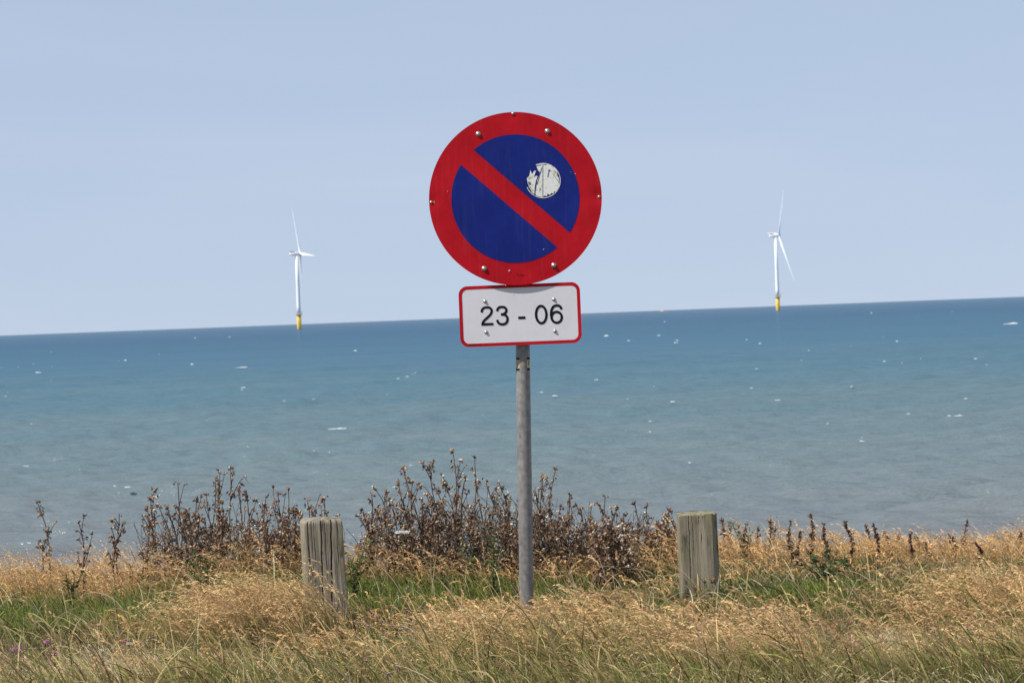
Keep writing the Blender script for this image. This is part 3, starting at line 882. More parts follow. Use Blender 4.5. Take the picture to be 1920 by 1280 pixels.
# ------------------------------------------------------------------ grasses
def blades(n, pos, length, lean_az, th0, th1, power, width, c_root, c_tip, K=5, wind=None):
    """vectorised bent ribbons; returns verts, quads, cols, and the centre lines"""
    t = np.linspace(0, 1, K + 1)
    th = th0[:, None] + (th1 - th0)[:, None] * t[None, :] ** power
    seg = length[:, None] / K
    hx = np.cumsum(np.concatenate([np.zeros((n, 1)), np.sin((th[:, 1:] + th[:, :-1]) / 2) * seg], 1), 1)
    hz = np.cumsum(np.concatenate([np.zeros((n, 1)), np.cos((th[:, 1:] + th[:, :-1]) / 2) * seg], 1), 1)
    ca, sa = np.cos(lean_az)[:, None], np.sin(lean_az)[:, None]
    C = np.stack([pos[:, 0:1] + hx * ca, pos[:, 1:2] + hx * sa, pos[:, 2:3] + hz], -1)      # n,K+1,3
    T = np.stack([np.sin(th) * ca, np.sin(th) * sa, np.cos(th)], -1)
    rv = rng.normal(size=(n, 1, 3)) * np.array([.5, 1.0, .4]); W = np.cross(T, rv)
    W /= np.linalg.norm(W, axis=-1, keepdims=True) + 1e-9
    prof = np.clip(1.15 - t ** 2 * 1.05, .1, 1)[None, :, None]
    W = W * (width[:, None, None] * .5) * prof
    V_ = np.stack([C - W, C + W], 2).reshape(-1, 3)
    b0 = (np.arange(n) * (K + 1) * 2)[:, None] + (np.arange(K) * 2)[None, :]
    F_ = np.stack([b0, b0 + 1, b0 + 3, b0 + 2], -1).reshape(-1, 4)
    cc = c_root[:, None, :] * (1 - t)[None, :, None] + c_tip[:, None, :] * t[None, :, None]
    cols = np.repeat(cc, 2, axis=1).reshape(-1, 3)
    return V_, F_, cols, C, T


def panicles(C, T, M, size, spread, t0, color, jitter=.18):
    """spikelets along the last part of each centre line"""
    n, K1, _ = C.shape
    u = t0 + (1 - t0) * (np.linspace(0, 1, M)[None, :] + rng.normal(0, .03, (n, M))).clip(0, 1)
    f = u * (K1 - 1); i0 = np.minimum(f.astype(int), K1 - 2); w = (f - i0)[..., None]
    r = np.arange(n)[:, None]
    c = C[r, i0] * (1 - w) + C[r, i0 + 1] * w; t = T[r, i0] * (1 - w) + T[r, i0 + 1] * w
    rv = rng.normal(size=(n, M, 3)); rv -= (rv * t).sum(-1, keepdims=True) * t; rv /= np.linalg.norm(rv, axis=-1, keepdims=True) + 1e-9
    env = np.sin(np.pi * ((u - t0) / (1 - t0)).clip(0, 1) ** .8 * .9 + .25)[..., None]
    d = t + rv * spread; d[..., 2] -= .25; d /= np.linalg.norm(d, axis=-1, keepdims=True)
    L = size[:, None, None] * (.7 + .6 * rng.random((n, M, 1)))
    side = np.cross(d, rng.normal(size=(n, M, 3))); side /= np.linalg.norm(side, axis=-1, keepdims=True) + 1e-9
    a = c + rv * (.0028 * env); bq = a + d * L * .5 + side * L * .125; e = a + d * L; g = a + d * L * .5 - side * L * .125
    V_ = np.stack([a, bq, e, g], 2).reshape(-1, 3)
    F_ = np.arange(len(V_)).reshape(-1, 4)
    cols = np.repeat((color[:, None, :] * (1 + jitter * rng.normal(size=(n, M, 1)))).clip(.01, 1).reshape(-1, 3), 4, axis=0)
    return V_, F_, cols


def scatter(n, y0, y1, weight, margin=1.0):
    """points over the visible strip with acceptance weight(x,y) in 0..1"""
    out = []
    tot = 0
    while tot < n:
        m_ = n * 3
        y = y0 + (y1 - y0) * rng.random(m_); hw = y * .2145 + margin
        x = (rng.random(m_) * 2 - 1) * (y1 * .2145 + margin)
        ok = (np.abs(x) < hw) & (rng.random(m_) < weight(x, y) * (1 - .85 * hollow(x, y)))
        x, y = x[ok], y[ok]
        out.append(np.stack([x, y, gz(x, y) - .01], -1)); tot += len(x)
        if len(out) > 60: break
    return np.concatenate(out)[:n]


def blob(px, py, rx, ry):
    c = PZ(px, py, 0.0)
    return lambda x, y: np.exp(-(((x - c[0]) / rx) ** 2 + ((y - c[1]) / ry) ** 2))


CL1 = blob(470, 1190, .42, .40)       # wind-combed clump beside the left post
CL2 = blob(1130, 1175, .40, .22)      # in front of the right post
CL3 = blob(1880, 1190, .35, .6)
CL4 = blob(1330, 1235, .40, .30)
CL5 = blob(880, 1160, .35, .35)
CLG = blob(1020, 1255, .45, .32)      # long yellow-green grass at the bottom
BARE1 = blob(190, 1265, .95, .52)      # straw mats
BARE2 = blob(1640, 1228, .70, .34)
GR1 = blob(270, 1165, .85, .48); GR2 = blob(1570, 1145, .65, .40); GR3 = blob(790, 1125, .48, .50); GR0 = blob(60, 1170, .5, .35)
clumpn = lambda x, y: .5 + .5 * vnoise(x * 3.1, y * 2.3, 21)
clumpf = lambda x, y: .5 + .5 * vnoise(x * 7.3, y * 6.1, 22)


def belt(x, y): return sstep(11.0, 11.5, y) * (1 - sstep(.25, .65, y - edge_y(x)))
def openp(x, y): return np.clip(1.25 * BARE1(x, y) + 1.15 * BARE2(x, y), 0, 1)
def greenp(x, y): return np.clip(1.3 * GR1(x, y) + 1.3 * GR2(x, y) + .7 * GR3(x, y) + GR0(x, y), 0, 1)
def golden_w(x, y):
    w = belt(x, y) * (.45 + .55 * clumpn(x, y)) + .5 * CL1(x, y) + .35 * CL2(x, y) + .8 * CL3(x, y) + .3 * CL4(x, y) + .35 * CL5(x, y)
    w += .20 * clumpn(x, y) ** 2 * sstep(7.6, 8.4, y) + .3 * sstep(.6, 1.2, x) * sstep(10.6, 11, y)
    w *= 1 - .95 * openp(x, y)
    w *= 1 - .95 * greenp(x, y) * (y < 11.35)
    return np.clip(w, 0, 1)
def green_w(x, y):
    w = .16 + 1.0 * greenp(x, y) + .35 * CLG(x, y)
    w *= 1 - .97 * openp(x, y)
    return np.clip(w * (.35 + .65 * clumpf(x, y)), 0, 1) * (1 - sstep(.2, .6, y - edge_y(x)))
def straw_w(x, y):
    w = 1.0 * openp(x, y) + .22 * clumpf(x, y) + .15 * sstep(9.4, 8.6, y)
    return np.clip(w, 0, 1) * (1 - .8 * greenp(x, y)) * (1 - sstep(.2, .5, y - edge_y(x)))


def colr(n, base, var, lum=.25):
    c = np.array(base)[None, :] * (1 + lum * rng.normal(size=(n, 1))) + np.array(var)[None, :] * rng.normal(size=(n, 1))
    return c.clip(.008, .9)


WEST = math.pi
def hfac(x, y):
    """growth height: short trampled turf before the posts, taller clumps and belt"""
    h = .27 + .73 * sstep(10.75, 11.5, y) + .30 * sstep(9.35, 8.6, y)
    h = np.maximum(h, .35 + .6 * np.clip(.45 * CL1(x, y) + .18 * CL2(x, y) + .6 * CL3(x, y) + .6 * CL4(x, y) + .5 * CLG(x, y), 0, 1))
    thk = np.exp(-((x + .1) / .85) ** 2) * sstep(11.1, 11.6, y)          # low under the thistle thicket
    h = h * (1 - .55 * np.exp(-(((x - .72) / .22) ** 2 + ((y - 9.8) / .38) ** 2)) - .35 * np.exp(-(((x + .72) / .12) ** 2 + ((y - 9.85) / .3) ** 2)))     # worn round the posts
    return h * (1 - .42 * thk) * (.8 + .4 * clumpn(x, y)) * (1 - .26 * sstep(.7, 1.6, x) * sstep(11, 11.6, y))
gr = Acc()
# short green turf
n = 54000; p = scatter(n, 7.6, 13.2, green_w); n = len(p)
hv = .6 + .6 * (.5 + .5 * vnoise(p[:, 0] * 2, p[:, 1] * 2, 31))
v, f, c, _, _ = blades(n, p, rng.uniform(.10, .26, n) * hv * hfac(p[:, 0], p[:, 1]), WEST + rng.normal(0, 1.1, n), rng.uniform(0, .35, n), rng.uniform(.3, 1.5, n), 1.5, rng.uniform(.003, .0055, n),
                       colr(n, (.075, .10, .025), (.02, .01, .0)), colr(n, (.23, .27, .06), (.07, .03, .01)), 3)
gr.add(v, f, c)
# long yellow-green wind-combed blades
n = 11000; p = scatter(n, 7.6, 12.6, lambda x, y: np.clip(.9 * CLG(x, y) + .55 * CL1(x, y) + .4 * CL2(x, y) + .5 * CL4(x, y) + .06 * clumpn(x, y) + .40 * sstep(9.3, 8.7, y), 0, 1) * (1 - openp(x, y)) * (1 - .8 * greenp(x, y))); n = len(p)
mix_ = np.clip(.5 + .9 * vnoise(p[:, 0] * 4.0, p[:, 1] * 4.5, 41) + .25 * rng.normal(size=n), 0, 1)[:, None]
tipm = colr(n, (.26, .25, .065), (.05, .02, .01)) * (1 - mix_) + colr(n, (.60, .44, .20), (.06, .03, .02)) * mix_
v, f, c, _, _ = blades(n, p, rng.uniform(.14, .46, n) * hfac(p[:, 0], p[:, 1]), WEST + rng.normal(0, 1.0, n), rng.uniform(.0, .6, n), rng.uniform(.6, 2.1, n), 1.3, rng.uniform(.0022, .0042, n),
                       colr(n, (.16, .15, .055), (.03, .01, 0)), tipm, 6)
gr.add(v, f, c)
# single pale bent stalks standing out of the turf
n = 1300; p = scatter(n, 7.8, 11.2, lambda x, y: (.3 + .7 * clumpf(x, y)) * (1 - .6 * greenp(x, y))); n = len(p)
v, f, c, _, _ = blades(n, p, rng.uniform(.12, .32, n), WEST + rng.normal(0, 1.4, n), rng.uniform(.0, .7, n), rng.uniform(.6, 2.0, n), 1.6, rng.uniform(.002, .0035, n), colr(n, (.45, .36, .22), (.03, .02, .015)), colr(n, (.70, .58, .39), (.05, .04, .03)), 6)
gr.add(v, f, c)
# coarse broad bent leaves and dark dead ones between them
for cnt_, cr_, ct_ in ((1500, (.20, .17, .06), (.55, .42, .19)), (1100, (.12, .13, .035), (.25, .27, .07)), (1200, (.10, .065, .035), (.26, .16, .085))):
    p = scatter(cnt_, 7.7, 10.3, lambda x, y: (.15 + .85 * clumpn(x + 3, y) ** 2) * (1 - .92 * openp(x, y)) * (1 - .8 * greenp(x, y))); n = len(p)
    v, f, c, _, _ = blades(n, p, rng.uniform(.16, .40, n) * (.5 + hfac(p[:, 0], p[:, 1])) * .8, WEST + rng.normal(0, 1.3, n), rng.uniform(.0, .7, n), rng.uniform(.7, 2.4, n), 1.4, rng.uniform(.004, .007, n), colr(n, cr_, (.02, .01, 0)), colr(n, ct_, (.05, .03, .01)), 6)
    gr.add(v, f, c)
# pale matted straw
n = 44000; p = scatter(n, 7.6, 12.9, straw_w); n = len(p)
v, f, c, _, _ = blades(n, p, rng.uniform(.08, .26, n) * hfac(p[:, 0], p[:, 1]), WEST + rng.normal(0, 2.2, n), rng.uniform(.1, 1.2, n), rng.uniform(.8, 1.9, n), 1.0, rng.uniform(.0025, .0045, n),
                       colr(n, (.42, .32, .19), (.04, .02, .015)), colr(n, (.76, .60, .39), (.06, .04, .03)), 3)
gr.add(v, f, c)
grass = link('turf_grass', gr.mesh('turf_grass'), M_grass)
tag(grass, 'short green turf and pale matted straw covering the cliff top', 'grass', kind='stuff')

gd = Acc()
def stalks(p, ln, az_sd, th_lo, th_hi, tip, az0=WEST):
    n = len(p)
    tipc = colr(n, tip, (.07, .05, .03), .2)
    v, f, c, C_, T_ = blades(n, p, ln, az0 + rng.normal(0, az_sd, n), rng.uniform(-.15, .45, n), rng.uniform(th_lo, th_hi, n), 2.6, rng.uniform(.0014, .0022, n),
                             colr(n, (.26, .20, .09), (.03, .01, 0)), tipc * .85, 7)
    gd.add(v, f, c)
    v, f, c = panicles(C_, T_, 19, rng.uniform(.010, .017, n), .16, .55, tipc, .10)
    gd.add(v, f, c)
GOLD = (.73, .46, .21)
n = 18500; p = scatter(n, 7.7, 13.1, golden_w)
stalks(p, rng.uniform(.22, .44, len(p)) * hfac(p[:, 0], p[:, 1]), .95, 1.1, 2.6, GOLD)
# single wind-combed tussocks: (photo px of the root, radius, count, length)
for (px, py, r_, cnt, L_) in ((525, 1212, .12, 560, .40), (470, 1226, .13, 420, .34), (610, 1228, .08, 150, .17), (1015, 1192, .12, 130, .17), (1095, 1180, .15, 200, .22), (1165, 1205, .15, 190, .21), (1285, 1225, .12, 150, .15), (1395, 1190, .12, 130, .15), (1420, 1225, .13, 150, .22), (1890, 1190, .25, 330, .32), (1830, 1240, .16, 160, .26),
                              (880, 1185, .10, 160, .20), (960, 1235, .15, 200, .28), (1340, 1245, .14, 240, .30), (1450, 1255, .12, 150, .26)):
    c0 = PZ(px, py, 0.0)
    a_ = rng.random(cnt) * 6.28; q_ = r_ * rng.random(cnt) ** .75 * 1.9
    x = c0[0] + q_ * np.cos(a_) * 1.3; y = c0[1] + q_ * np.sin(a_)
    stalks(np.stack([x, y, gz(x, y) - .01], -1), rng.uniform(.5, 1.12, cnt) * L_, .6, 1.2, 2.6, (.70, .47, .235))
    m_ = cnt
    v, f, c, _, _ = blades(m_, np.stack([x, y, gz(x, y) - .01], -1), rng.uniform(.5, .95, m_) * L_, WEST + rng.normal(0, .7, m_), rng.uniform(0, .5, m_), rng.uniform(.8, 2.0, m_), 1.4, rng.uniform(.002, .0035, m_),
                           colr(m_, (.12, .12, .04), (.02, .01, 0)), colr(m_, (.36, .31, .12), (.07, .04, .02)), 5)
    gd.add(v, f, c)
# reddish-brown dead grass round the foot of the mossy post
n = 1800; p = scatter(n, 8.0, 10.4, lambda x, y: CL4(x, y)); n = len(p)
v, f, c, _, _ = blades(n, p, rng.uniform(.10, .26, n), WEST + rng.normal(0, 1.4, n), rng.uniform(.1, .9, n), rng.uniform(.8, 2.2, n), 1.2, rng.uniform(.002, .004, n), colr(n, (.13, .08, .045), (.02, .01, 0)), colr(n, (.34, .22, .13), (.05, .03, .02)), 5)
gd.add(v, f, c)
# fine leaves among the stalks; understory shade is put into the darker root colour
n = 10000; p = scatter(n, 7.7, 13.0, lambda x, y: golden_w(x, y)); n = len(p)
v, f, c, _, _ = blades(n, p, rng.uniform(.12, .28, n) * hfac(p[:, 0], p[:, 1]), WEST + rng.normal(0, 1.3, n), rng.uniform(0, .5, n), rng.uniform(.8, 2.0, n), 1.4, rng.uniform(.002, .004, n),
                       colr(n, (.15, .13, .05), (.03, .01, 0)), colr(n, (.48, .35, .17), (.07, .04, .02)), 5)
gd.add(v, f, c)
gold = link('golden_grass', gd.mesh('golden_grass'), M_grass)
tag(gold, 'dry golden grass with drooping seed heads bent over by the wind', 'grass', kind='stuff')

# ------------------------------------------------------------------ dead thistles and docks
def leaf_quads(c, d, side, L, W, col):
    """a curled leaf: two quads"""
    up = np.cross(d, side)
    a = c; m1 = c + d * L * .45 + side * W * .5 + up * W * .2; m2 = c + d * L * .45 - side * W * .5 + up * W * .2; e = c + d * L - up * L * .15
    mid = c + d * L * .5 - up * W * .15
    V_ = np.array([a, m1, mid, m2, e]); F_ = np.array([(0, 1, 2, 3), (1, 4, 3, 2)])
    return V_, F_, np.tile(col, (5, 1))


def rnd_dir(rr, zlo=-1, zhi=1):
    a = rr.uniform(0, 2 * math.pi); z = rr.uniform(zlo, zhi); s = math.sqrt(max(0, 1 - z * z)); return np.array([s * math.cos(a), s * math.sin(a), z])


def seed_head(acc, rr, c, r, col):
    """ragged bud: a small faceted spindle with bracts"""
    n = 5; ax = rnd_dir(rr, .0, 1); u = np.cross(ax, [0.3, .8, .1]); u /= np.linalg.norm(u); w = np.cross(ax, u)
    prof = ((-1.1, .25), (-.4, .9), (.3, .8), (1.0, .35))
    V_ = []
    for (h, q_) in prof:
        for k in range(n):
            a = 2 * math.pi * k / n; V_.append(c + ax * h * r + (u * math.cos(a) + w * math.sin(a)) * q_ * r * rr.uniform(.75, 1.2))
    F_ = [(i * n + k, i * n + (k + 1) % n, (i + 1) * n + (k + 1) % n, (i + 1) * n + k) for i in range(3) for k in range(n)]
    cols = np.array([np.array(col) * rr.uniform(.6, 1.3) for _ in V_]).clip(.01, .9)
    acc.add(np.array(V_), np.array(F_), cols)
    for _ in range(3):
        d = ax * .5 + rnd_dir(rr); d /= np.linalg.norm(d)
        s = np.cross(d, rnd_dir(rr)); s /= np.linalg.norm(s) + 1e-6
        acc.add(*leaf_quads(c, d, s, r * rr.uniform(1.5, 2.6), r * .8, np.array(col) * rr.uniform(.6, 1.2)))


FLUFF = (.62, .56, .46)
def thistle(seed, h, bushy, name='dead_thistle', fluffy=.1, base=(0, 0, 0), label='', group='', dock=False):
    rr = random.Random(seed)
    t = empty(name, base)
    tag(t, label, 'dock plant' if dock else 'thistle', group)
    st = Acc(); lf = Acc(); sd = Acc()
    def dark(): return np.array((.085, .058, .045)) * rr.uniform(.6, 1.4)
    def brown(): return np.array(rr.choice(((.20, .115, .07), (.25, .15, .09), (.14, .085, .06), (.38, .27, .17), (.16, .10, .065)))) * rr.uniform(.7, 1.3)
    ph = rr.uniform(0, 6.28); bend = rr.gauss(-.01, .065) * h; t.location.x -= bend; bend2 = rr.uniform(-.05, .05) * h
    def stem_pt(u): return np.array([bend * u * u + .008 * math.sin(9 * u + ph), bend2 * u * u + .008 * math.cos(7 * u + ph), h * u])
    us = np.linspace(-.08, 1, 12)
    st.add(*tube_arrays([stem_pt(u) for u in us], np.linspace(.0042, .0020, 12), 5), dark())
    def put_leaf(c, big=1.0):
        d = rnd_dir(rr, -1.0, .1); d[2] -= .5; d /= np.linalg.norm(d); s = np.cross(d, rnd_dir(rr)); s /= np.linalg.norm(s) + 1e-6
        lf.add(*leaf_quads(c, d, s, rr.uniform(.014, .040) * big, rr.uniform(.007, .016) * big, brown()))
    if dock:
        for i in range(int(26 + h * 60)):
            u = rr.uniform(.25, 1.0) ** .8; c = stem_pt(u) + rnd_dir(rr, -.3, .3) * rr.uniform(.003, .016) * (1.15 - .6 * u)
            seed_head(sd, rr, c, rr.uniform(.0035, .0068), np.array((.15, .09, .062)) * rr.uniform(.55, 1.7))
        for i in range(int(10 * bushy)): put_leaf(stem_pt(rr.uniform(.1, .8)), 1.0)
    else:
        nodes = [rr.random() ** 1.25 for _ in range(8)] + [.08, .16, .24, .32]
        nb = int(rr.uniform(5, 10) * bushy)
        for i in range(nb):
            u = rr.uniform(.25, .92); p0 = stem_pt(u); az = rr.uniform(0, 6.28); L = h * rr.uniform(.10, .30) * (1.25 - .6 * u)
            out = np.array([math.cos(az), math.sin(az) * .8, 0]); droop = rr.uniform(-.5, .9)
            pp = [p0 + out * L * .46 * s_ + np.array([0, 0, L * (s_ * .95 - droop * .65 * s_ ** 3)]) for s_ in np.linspace(0, 1, 6)]
            st.add(*tube_arrays(pp, np.linspace(.0022, .0012, 6), 4), dark())
            for q_ in range(rr.choice((1, 2, 2, 3))):
                cc = pp[-1] + rnd_dir(rr) * .012 * (q_ > 0)
                seed_head(sd, rr, cc, rr.uniform(.0042, .0075), np.array(FLUFF) if rr.random() < fluffy else brown() * 1.25)
            for q_ in range(rr.randint(1, 4)): put_leaf(pp[rr.randint(1, 5)], .9)
        for q_ in range(rr.choice((2, 3, 4, 5))): seed_head(sd, rr, stem_pt(1.0) + rnd_dir(rr, -1, .6) * rr.uniform(.002, .020), rr.uniform(.0045, .0078), np.array(FLUFF) if rr.random() < fluffy else brown() * 1.25)
        for i in range(int((34 + 105 * h) * bushy)):
            u = min(1, max(0, rr.choice(nodes) + rr.gauss(0, .02))); put_leaf(stem_pt(u) + rnd_dir(rr, -.4, .2) * rr.uniform(.002, .018), 1.1 - .35 * u)
    link('stem', st.mesh('stem'), M_dry, t, True)
    if lf.n: tag(link('withered_leaves', lf.mesh('withered_leaves'), M_dry, t), kind='stuff')
    if sd.n: tag(link('seed_heads', sd.mesh('seed_heads'), M_dry, t), kind='stuff')
    return t


TIPS = [(70, 940), (84, 1010), (148, 978), (206, 990), (222, 965), (272, 985), (285, 918), (298, 945), (335, 905), (318, 950), (348, 955), (365, 938), (388, 925), (405, 895), (414, 905), (430, 875), (444, 918), (466, 918), (458, 950), (490, 945),
        (500, 930), (512, 950), (522, 925), (541, 912), (573, 938), (606, 932), (560, 965), (680, 955), (695, 925), (722, 922), (708, 960), (740, 945), (757, 875), (748, 905), (775, 903), (790, 935), (805, 872), (812, 905), (832, 890), (847, 845),
        (858, 905), (875, 890), (890, 855), (889, 898), (912, 900), (925, 930), (940, 910), (955, 932), (935, 950), (1005, 925), (1015, 890), (1040, 877), (1028, 930), (1065, 935), (1050, 960), (1088, 952), (1110, 950), (1134, 930), (1156, 950), (1172, 965),
        (1190, 940), (1213, 950), (1230, 975), (1245, 965), (1258, 972)]
tn = 0
def place(px, py, dist, name, seed, bushy, fluffy, label, group, dock=False):
    tip = P(px, py, dist); z0 = float(gz(tip[0], dist)); h = tip[2] - z0
    if h < .12: h = .12
    return thistle(seed, h, bushy, name, fluffy, (tip[0], dist, z0), label, group, dock)


def near(px):
    if px < 250: return 'dead brown thistle standing alone above the golden grass at the cliff edge', 'lone thistles at the cliff edge'
    if px < 640: return 'dead brown thistle in the thicket behind the cracked grey post', 'thistle thicket behind the cracked post'
    if px < 1075: return 'dead brown thistle in the tall thicket behind the metal sign pole', 'thistle thicket behind the sign pole'
    return 'dead brown thistle in the low thicket beside the mossy post', 'thistle thicket beside the mossy post'


plants = []
for i, (px, py) in enumerate(TIPS):
    l, g = near(px); dist = random.uniform(11.55, 12.25); bu = random.uniform(.8, 1.25)
    plants.append((g, bu, place(px, py, dist, 'dead_thistle', 100 + i, bu, .16 if px > 600 else .07, l, g), P(px, py, dist)[2]))
# shorter ones filling the thickets
for i in range(150):
    zone = random.random()
    if zone < .30: px = random.uniform(255, 620); py = random.gauss(990, 18)
    elif zone < .76: px = random.uniform(670, 1080); py = random.gauss(970 + abs(px - 880) * .1, 24)
    else: px = random.uniform(1075, 1290); py = random.gauss(998, 14)
    l, g = near(px); dist = random.uniform(11.3, 12.2); bu = random.uniform(1.0, 1.6)
    plants.append((g, bu, place(px, py, dist, 'dead_thistle', 300 + i, bu, .10, l, g), P(px, py, dist)[2]))
ORD = ['tallest', 'second tallest', 'third tallest', 'fourth tallest', 'fifth tallest', 'sixth tallest', 'seventh tallest', 'eighth tallest']
for g in sorted({q_[0] for q_ in plants}):
    L_ = sorted([q_ for q_ in plants if q_[0] == g], key=lambda q_: -q_[3])
    for k, q_ in enumerate(L_):
        tail = q_[2]['label'].replace('dead brown thistle', '').strip()
        if k < 8: q_[2]['label'] = f'{ORD[k]} dead brown thistle {tail}'
        else:
            size = 'knee-high' if k < 8 + (len(L_) - 8) / 2 else 'low'
            q_[2]['label'] = f"{size} {'bushy' if q_[1] > 1.15 else 'slender'} dead brown thistle {tail}"
# dark dense seed bush with white fluff by the mossy post
for i, (px, py) in enumerate(((1128, 985), (1140, 978), (1150, 992), (1136, 1000), (1120, 1002), (1168, 985), (1172, 1000), (1160, 1010))):
    place(px, py, random.uniform(11.0, 11.3), 'dead_thistle', 500 + i, 2.0, .05 if i < 5 else .65, 'dense dark thistle bush with pale fluff between sign pole and mossy post' if i < 5 else 'thistle covered in pale seed fluff between sign pole and mossy post',
          'dense thistles between pole and mossy post' if i < 5 else 'fluffy thistles between pole and mossy post')
ug = Acc(); rr = random.Random(77)
for i in range(11500):
    z_ = rr.random()
    if z_ < .27: px = rr.uniform(265, 610); top = 995 + 22 * float(vnoise(px / 40, 0, 9))
    elif z_ < .80: px = rr.gauss(890, 130); top = 962 + abs(px - 890) * .13 + 26 * float(vnoise(px / 45, 3, 9))
    else: px = rr.uniform(1070, 1275); top = 1000 + 20 * float(vnoise(px / 40, 7, 9))
    dist = rr.uniform(11.35, 12.1); tip = P(px, top, dist); z0 = float(gz(tip[0], dist)); hh = max(.1, tip[2] - z0)
    c = np.array([tip[0], dist, z0 + hh * rr.random() ** .8])
    col = np.array(rr.choice(((.17, .10, .065), (.23, .145, .09), (.12, .075, .05), (.33, .24, .15), (.15, .10, .06), (.10, .08, .05)))) * rr.uniform(.6, 1.3)
    if i % 9 == 0:
        e = c + np.array([rr.gauss(0, .05), rr.gauss(0, .03), rr.uniform(.05, .14)])
        ug.add(*tube_arrays([c, (c + e) / 2 + rnd_dir(rr) * .008, e], .0014, 3), col * .6)
    else:
        d = rnd_dir(rr, -.9, .4); s_ = np.cross(d, rnd_dir(rr)); s_ /= np.linalg.norm(s_) + 1e-6
        ug.add(*leaf_quads(c, d, s_, rr.uniform(.010, .032), rr.uniform(.005, .012), col))
tag(link('dead_undergrowth', ug.mesh('dead_undergrowth'), M_dry), 'tangle of withered brown leaves and twigs under the thistles', 'undergrowth', kind='stuff')
DOCKS = [(1355, 972), (1366, 985), (1396, 985), (1420, 990), (1440, 978), (1452, 990), (1482, 980), (1518, 967), (1524, 985), (1545, 983), (1586, 978), (1597, 998), (1626, 985), (1641, 983), (1682, 1005), (1710, 1000), (1719, 1008), (1737, 1018), (1780, 1003), (1788, 1010),
         (1812, 977), (1830, 1018), (1863, 1028), (1914, 1003), (1548, 1032), (1762, 1020), (1660, 1000), (1500, 1000)]
docks = []
for i, (px, py) in enumerate(DOCKS):
    docks.append(place(px, py - 3, random.uniform(10.95, 11.9), 'dock_stalk', 700 + i, random.uniform(.4, 2.5), 0, 'dark dock stalk with brown seeds in golden grass past the mossy post', 'dock stalks past the mossy post', True))
docks.sort(key=lambda o: -max(v_.co.z for v_ in o.children[0].data.vertices))
for k, o in enumerate(docks):
    kind_ = ORD[k] if k < 8 else ('knee-high' if k < 18 else 'short')
    o['label'] = kind_ + ' ' + o['label']

# ------------------------------------------------------------------ small flowers
def flower(name, px, py, z, stem_h, head_r, col, kind, label, cat, group, flat=False):
    """head at photo pixel (px,py) at a height z over local ground"""
    for _ in range(1):
        c = PZ(px, py, z)
        for _k in range(6): c = PZ(px, py, float(gz(c[0], c[1])) + stem_h)
    rr = random.Random(int(px * 7 + py))
    t = empty(name, (c[0], c[1], c[2] - stem_h)); tag(t, label, cat, group)
    st = Acc(); lean = rr.uniform(-.02, .03)
    st.add(*tube_arrays([(lean * (1 - u) ** 2, 0, stem_h * u) for u in np.linspace(-.1, 1, 6)], .0016, 4), (.16, .14, .06))
    link('stem', st.mesh('stem'), M_dry, t, True)
    hd = Acc()
    nP = 46 if not flat else 70
    for i in range(nP):
        d = rnd_dir(rr, -.25, 1.0)
        if flat:
            a = rr.uniform(0, 6.28); q_ = math.sqrt(rr.random()); cc = np.array([q_ * head_r * math.cos(a), q_ * head_r * math.sin(a), stem_h + rr.uniform(-.004, .004)]); d = rnd_dir(rr, .2, 1); L = head_r * .28
        else:
            cc = np.array([0, 0, stem_h]) + d * head_r * .35; L = head_r * rr.uniform(.6, .9)
        s = np.cross(d, rnd_dir(rr)); s /= np.linalg.norm(s) + 1e-6
        hd.add(*leaf_quads(cc, d, s, L, L * .75, np.array(col) * rr.uniform(.75, 1.2)))
    tag(link('flower_head', hd.mesh('flower_head'), M_petal, t), None)
    return t


for (px, py) in ((764, 1102), (762, 1136), (740, 1149), (757, 1148), (697, 1147), (768, 1150), (672, 1170), (686, 1160), (700, 1163), (690, 1176), (715, 1166), (752, 1177), (736, 1172), (764, 1182), (684, 1240), (744, 1228), (745, 1252), (727, 1265), (708, 1158), (766, 1166)):
    flower('dried_thrift', px, py, .1, random.uniform(.08, .14), .0105, (.46, .35, .27), 0, 'dried pale thrift flower head in short grass beside the cracked grey post', 'flower', 'dried thrift beside the cracked post')
for (px, py) in ((319, 1184), (338, 1185), (345, 1178), (287, 1196), (226, 1185), (254, 1186), (330, 1176), (360, 1172), (398, 1166)):
    flower('dried_thrift', px, py, .1, random.uniform(.07, .12), .010, (.42, .31, .27), 0, 'dried thrift flower head on the green turf left of the windblown clump' if False else 'dried thrift flower head between green turf and windblown golden clump', 'flower', 'dried thrift by the golden clump')
for (px, py) in ((22, 1222), (30, 1217), (38, 1213), (36, 1220), (44, 1230), (88, 1203), (102, 1223), (110, 1226), (95, 1240), (234, 1203)):
    flower('pink_thrift', px, py, .1, random.uniform(.05, .09), .0105, (.62, .27, .50), 0, 'small pink thrift flower in pale straw', 'flower', 'pink thrift flowers in the straw')
flower('pink_thrift', 972.5, 1110, .1, .12, .011, (.35, .03, .22), 0, 'dark magenta flower right beside the metal sign pole', 'flower', None)
for (px, py, l) in ((242, 1206, 'small white yarrow flower in pale straw beside the green turf'), (192, 1219, 'tiny white yarrow flower in the pale straw'), (1752, 1178, 'small white flower in matted straw past the mossy post')):
    flower('white_yarrow', px, py, .1, .09, .012, (.75, .73, .70), 0, l, 'flower', None, True)
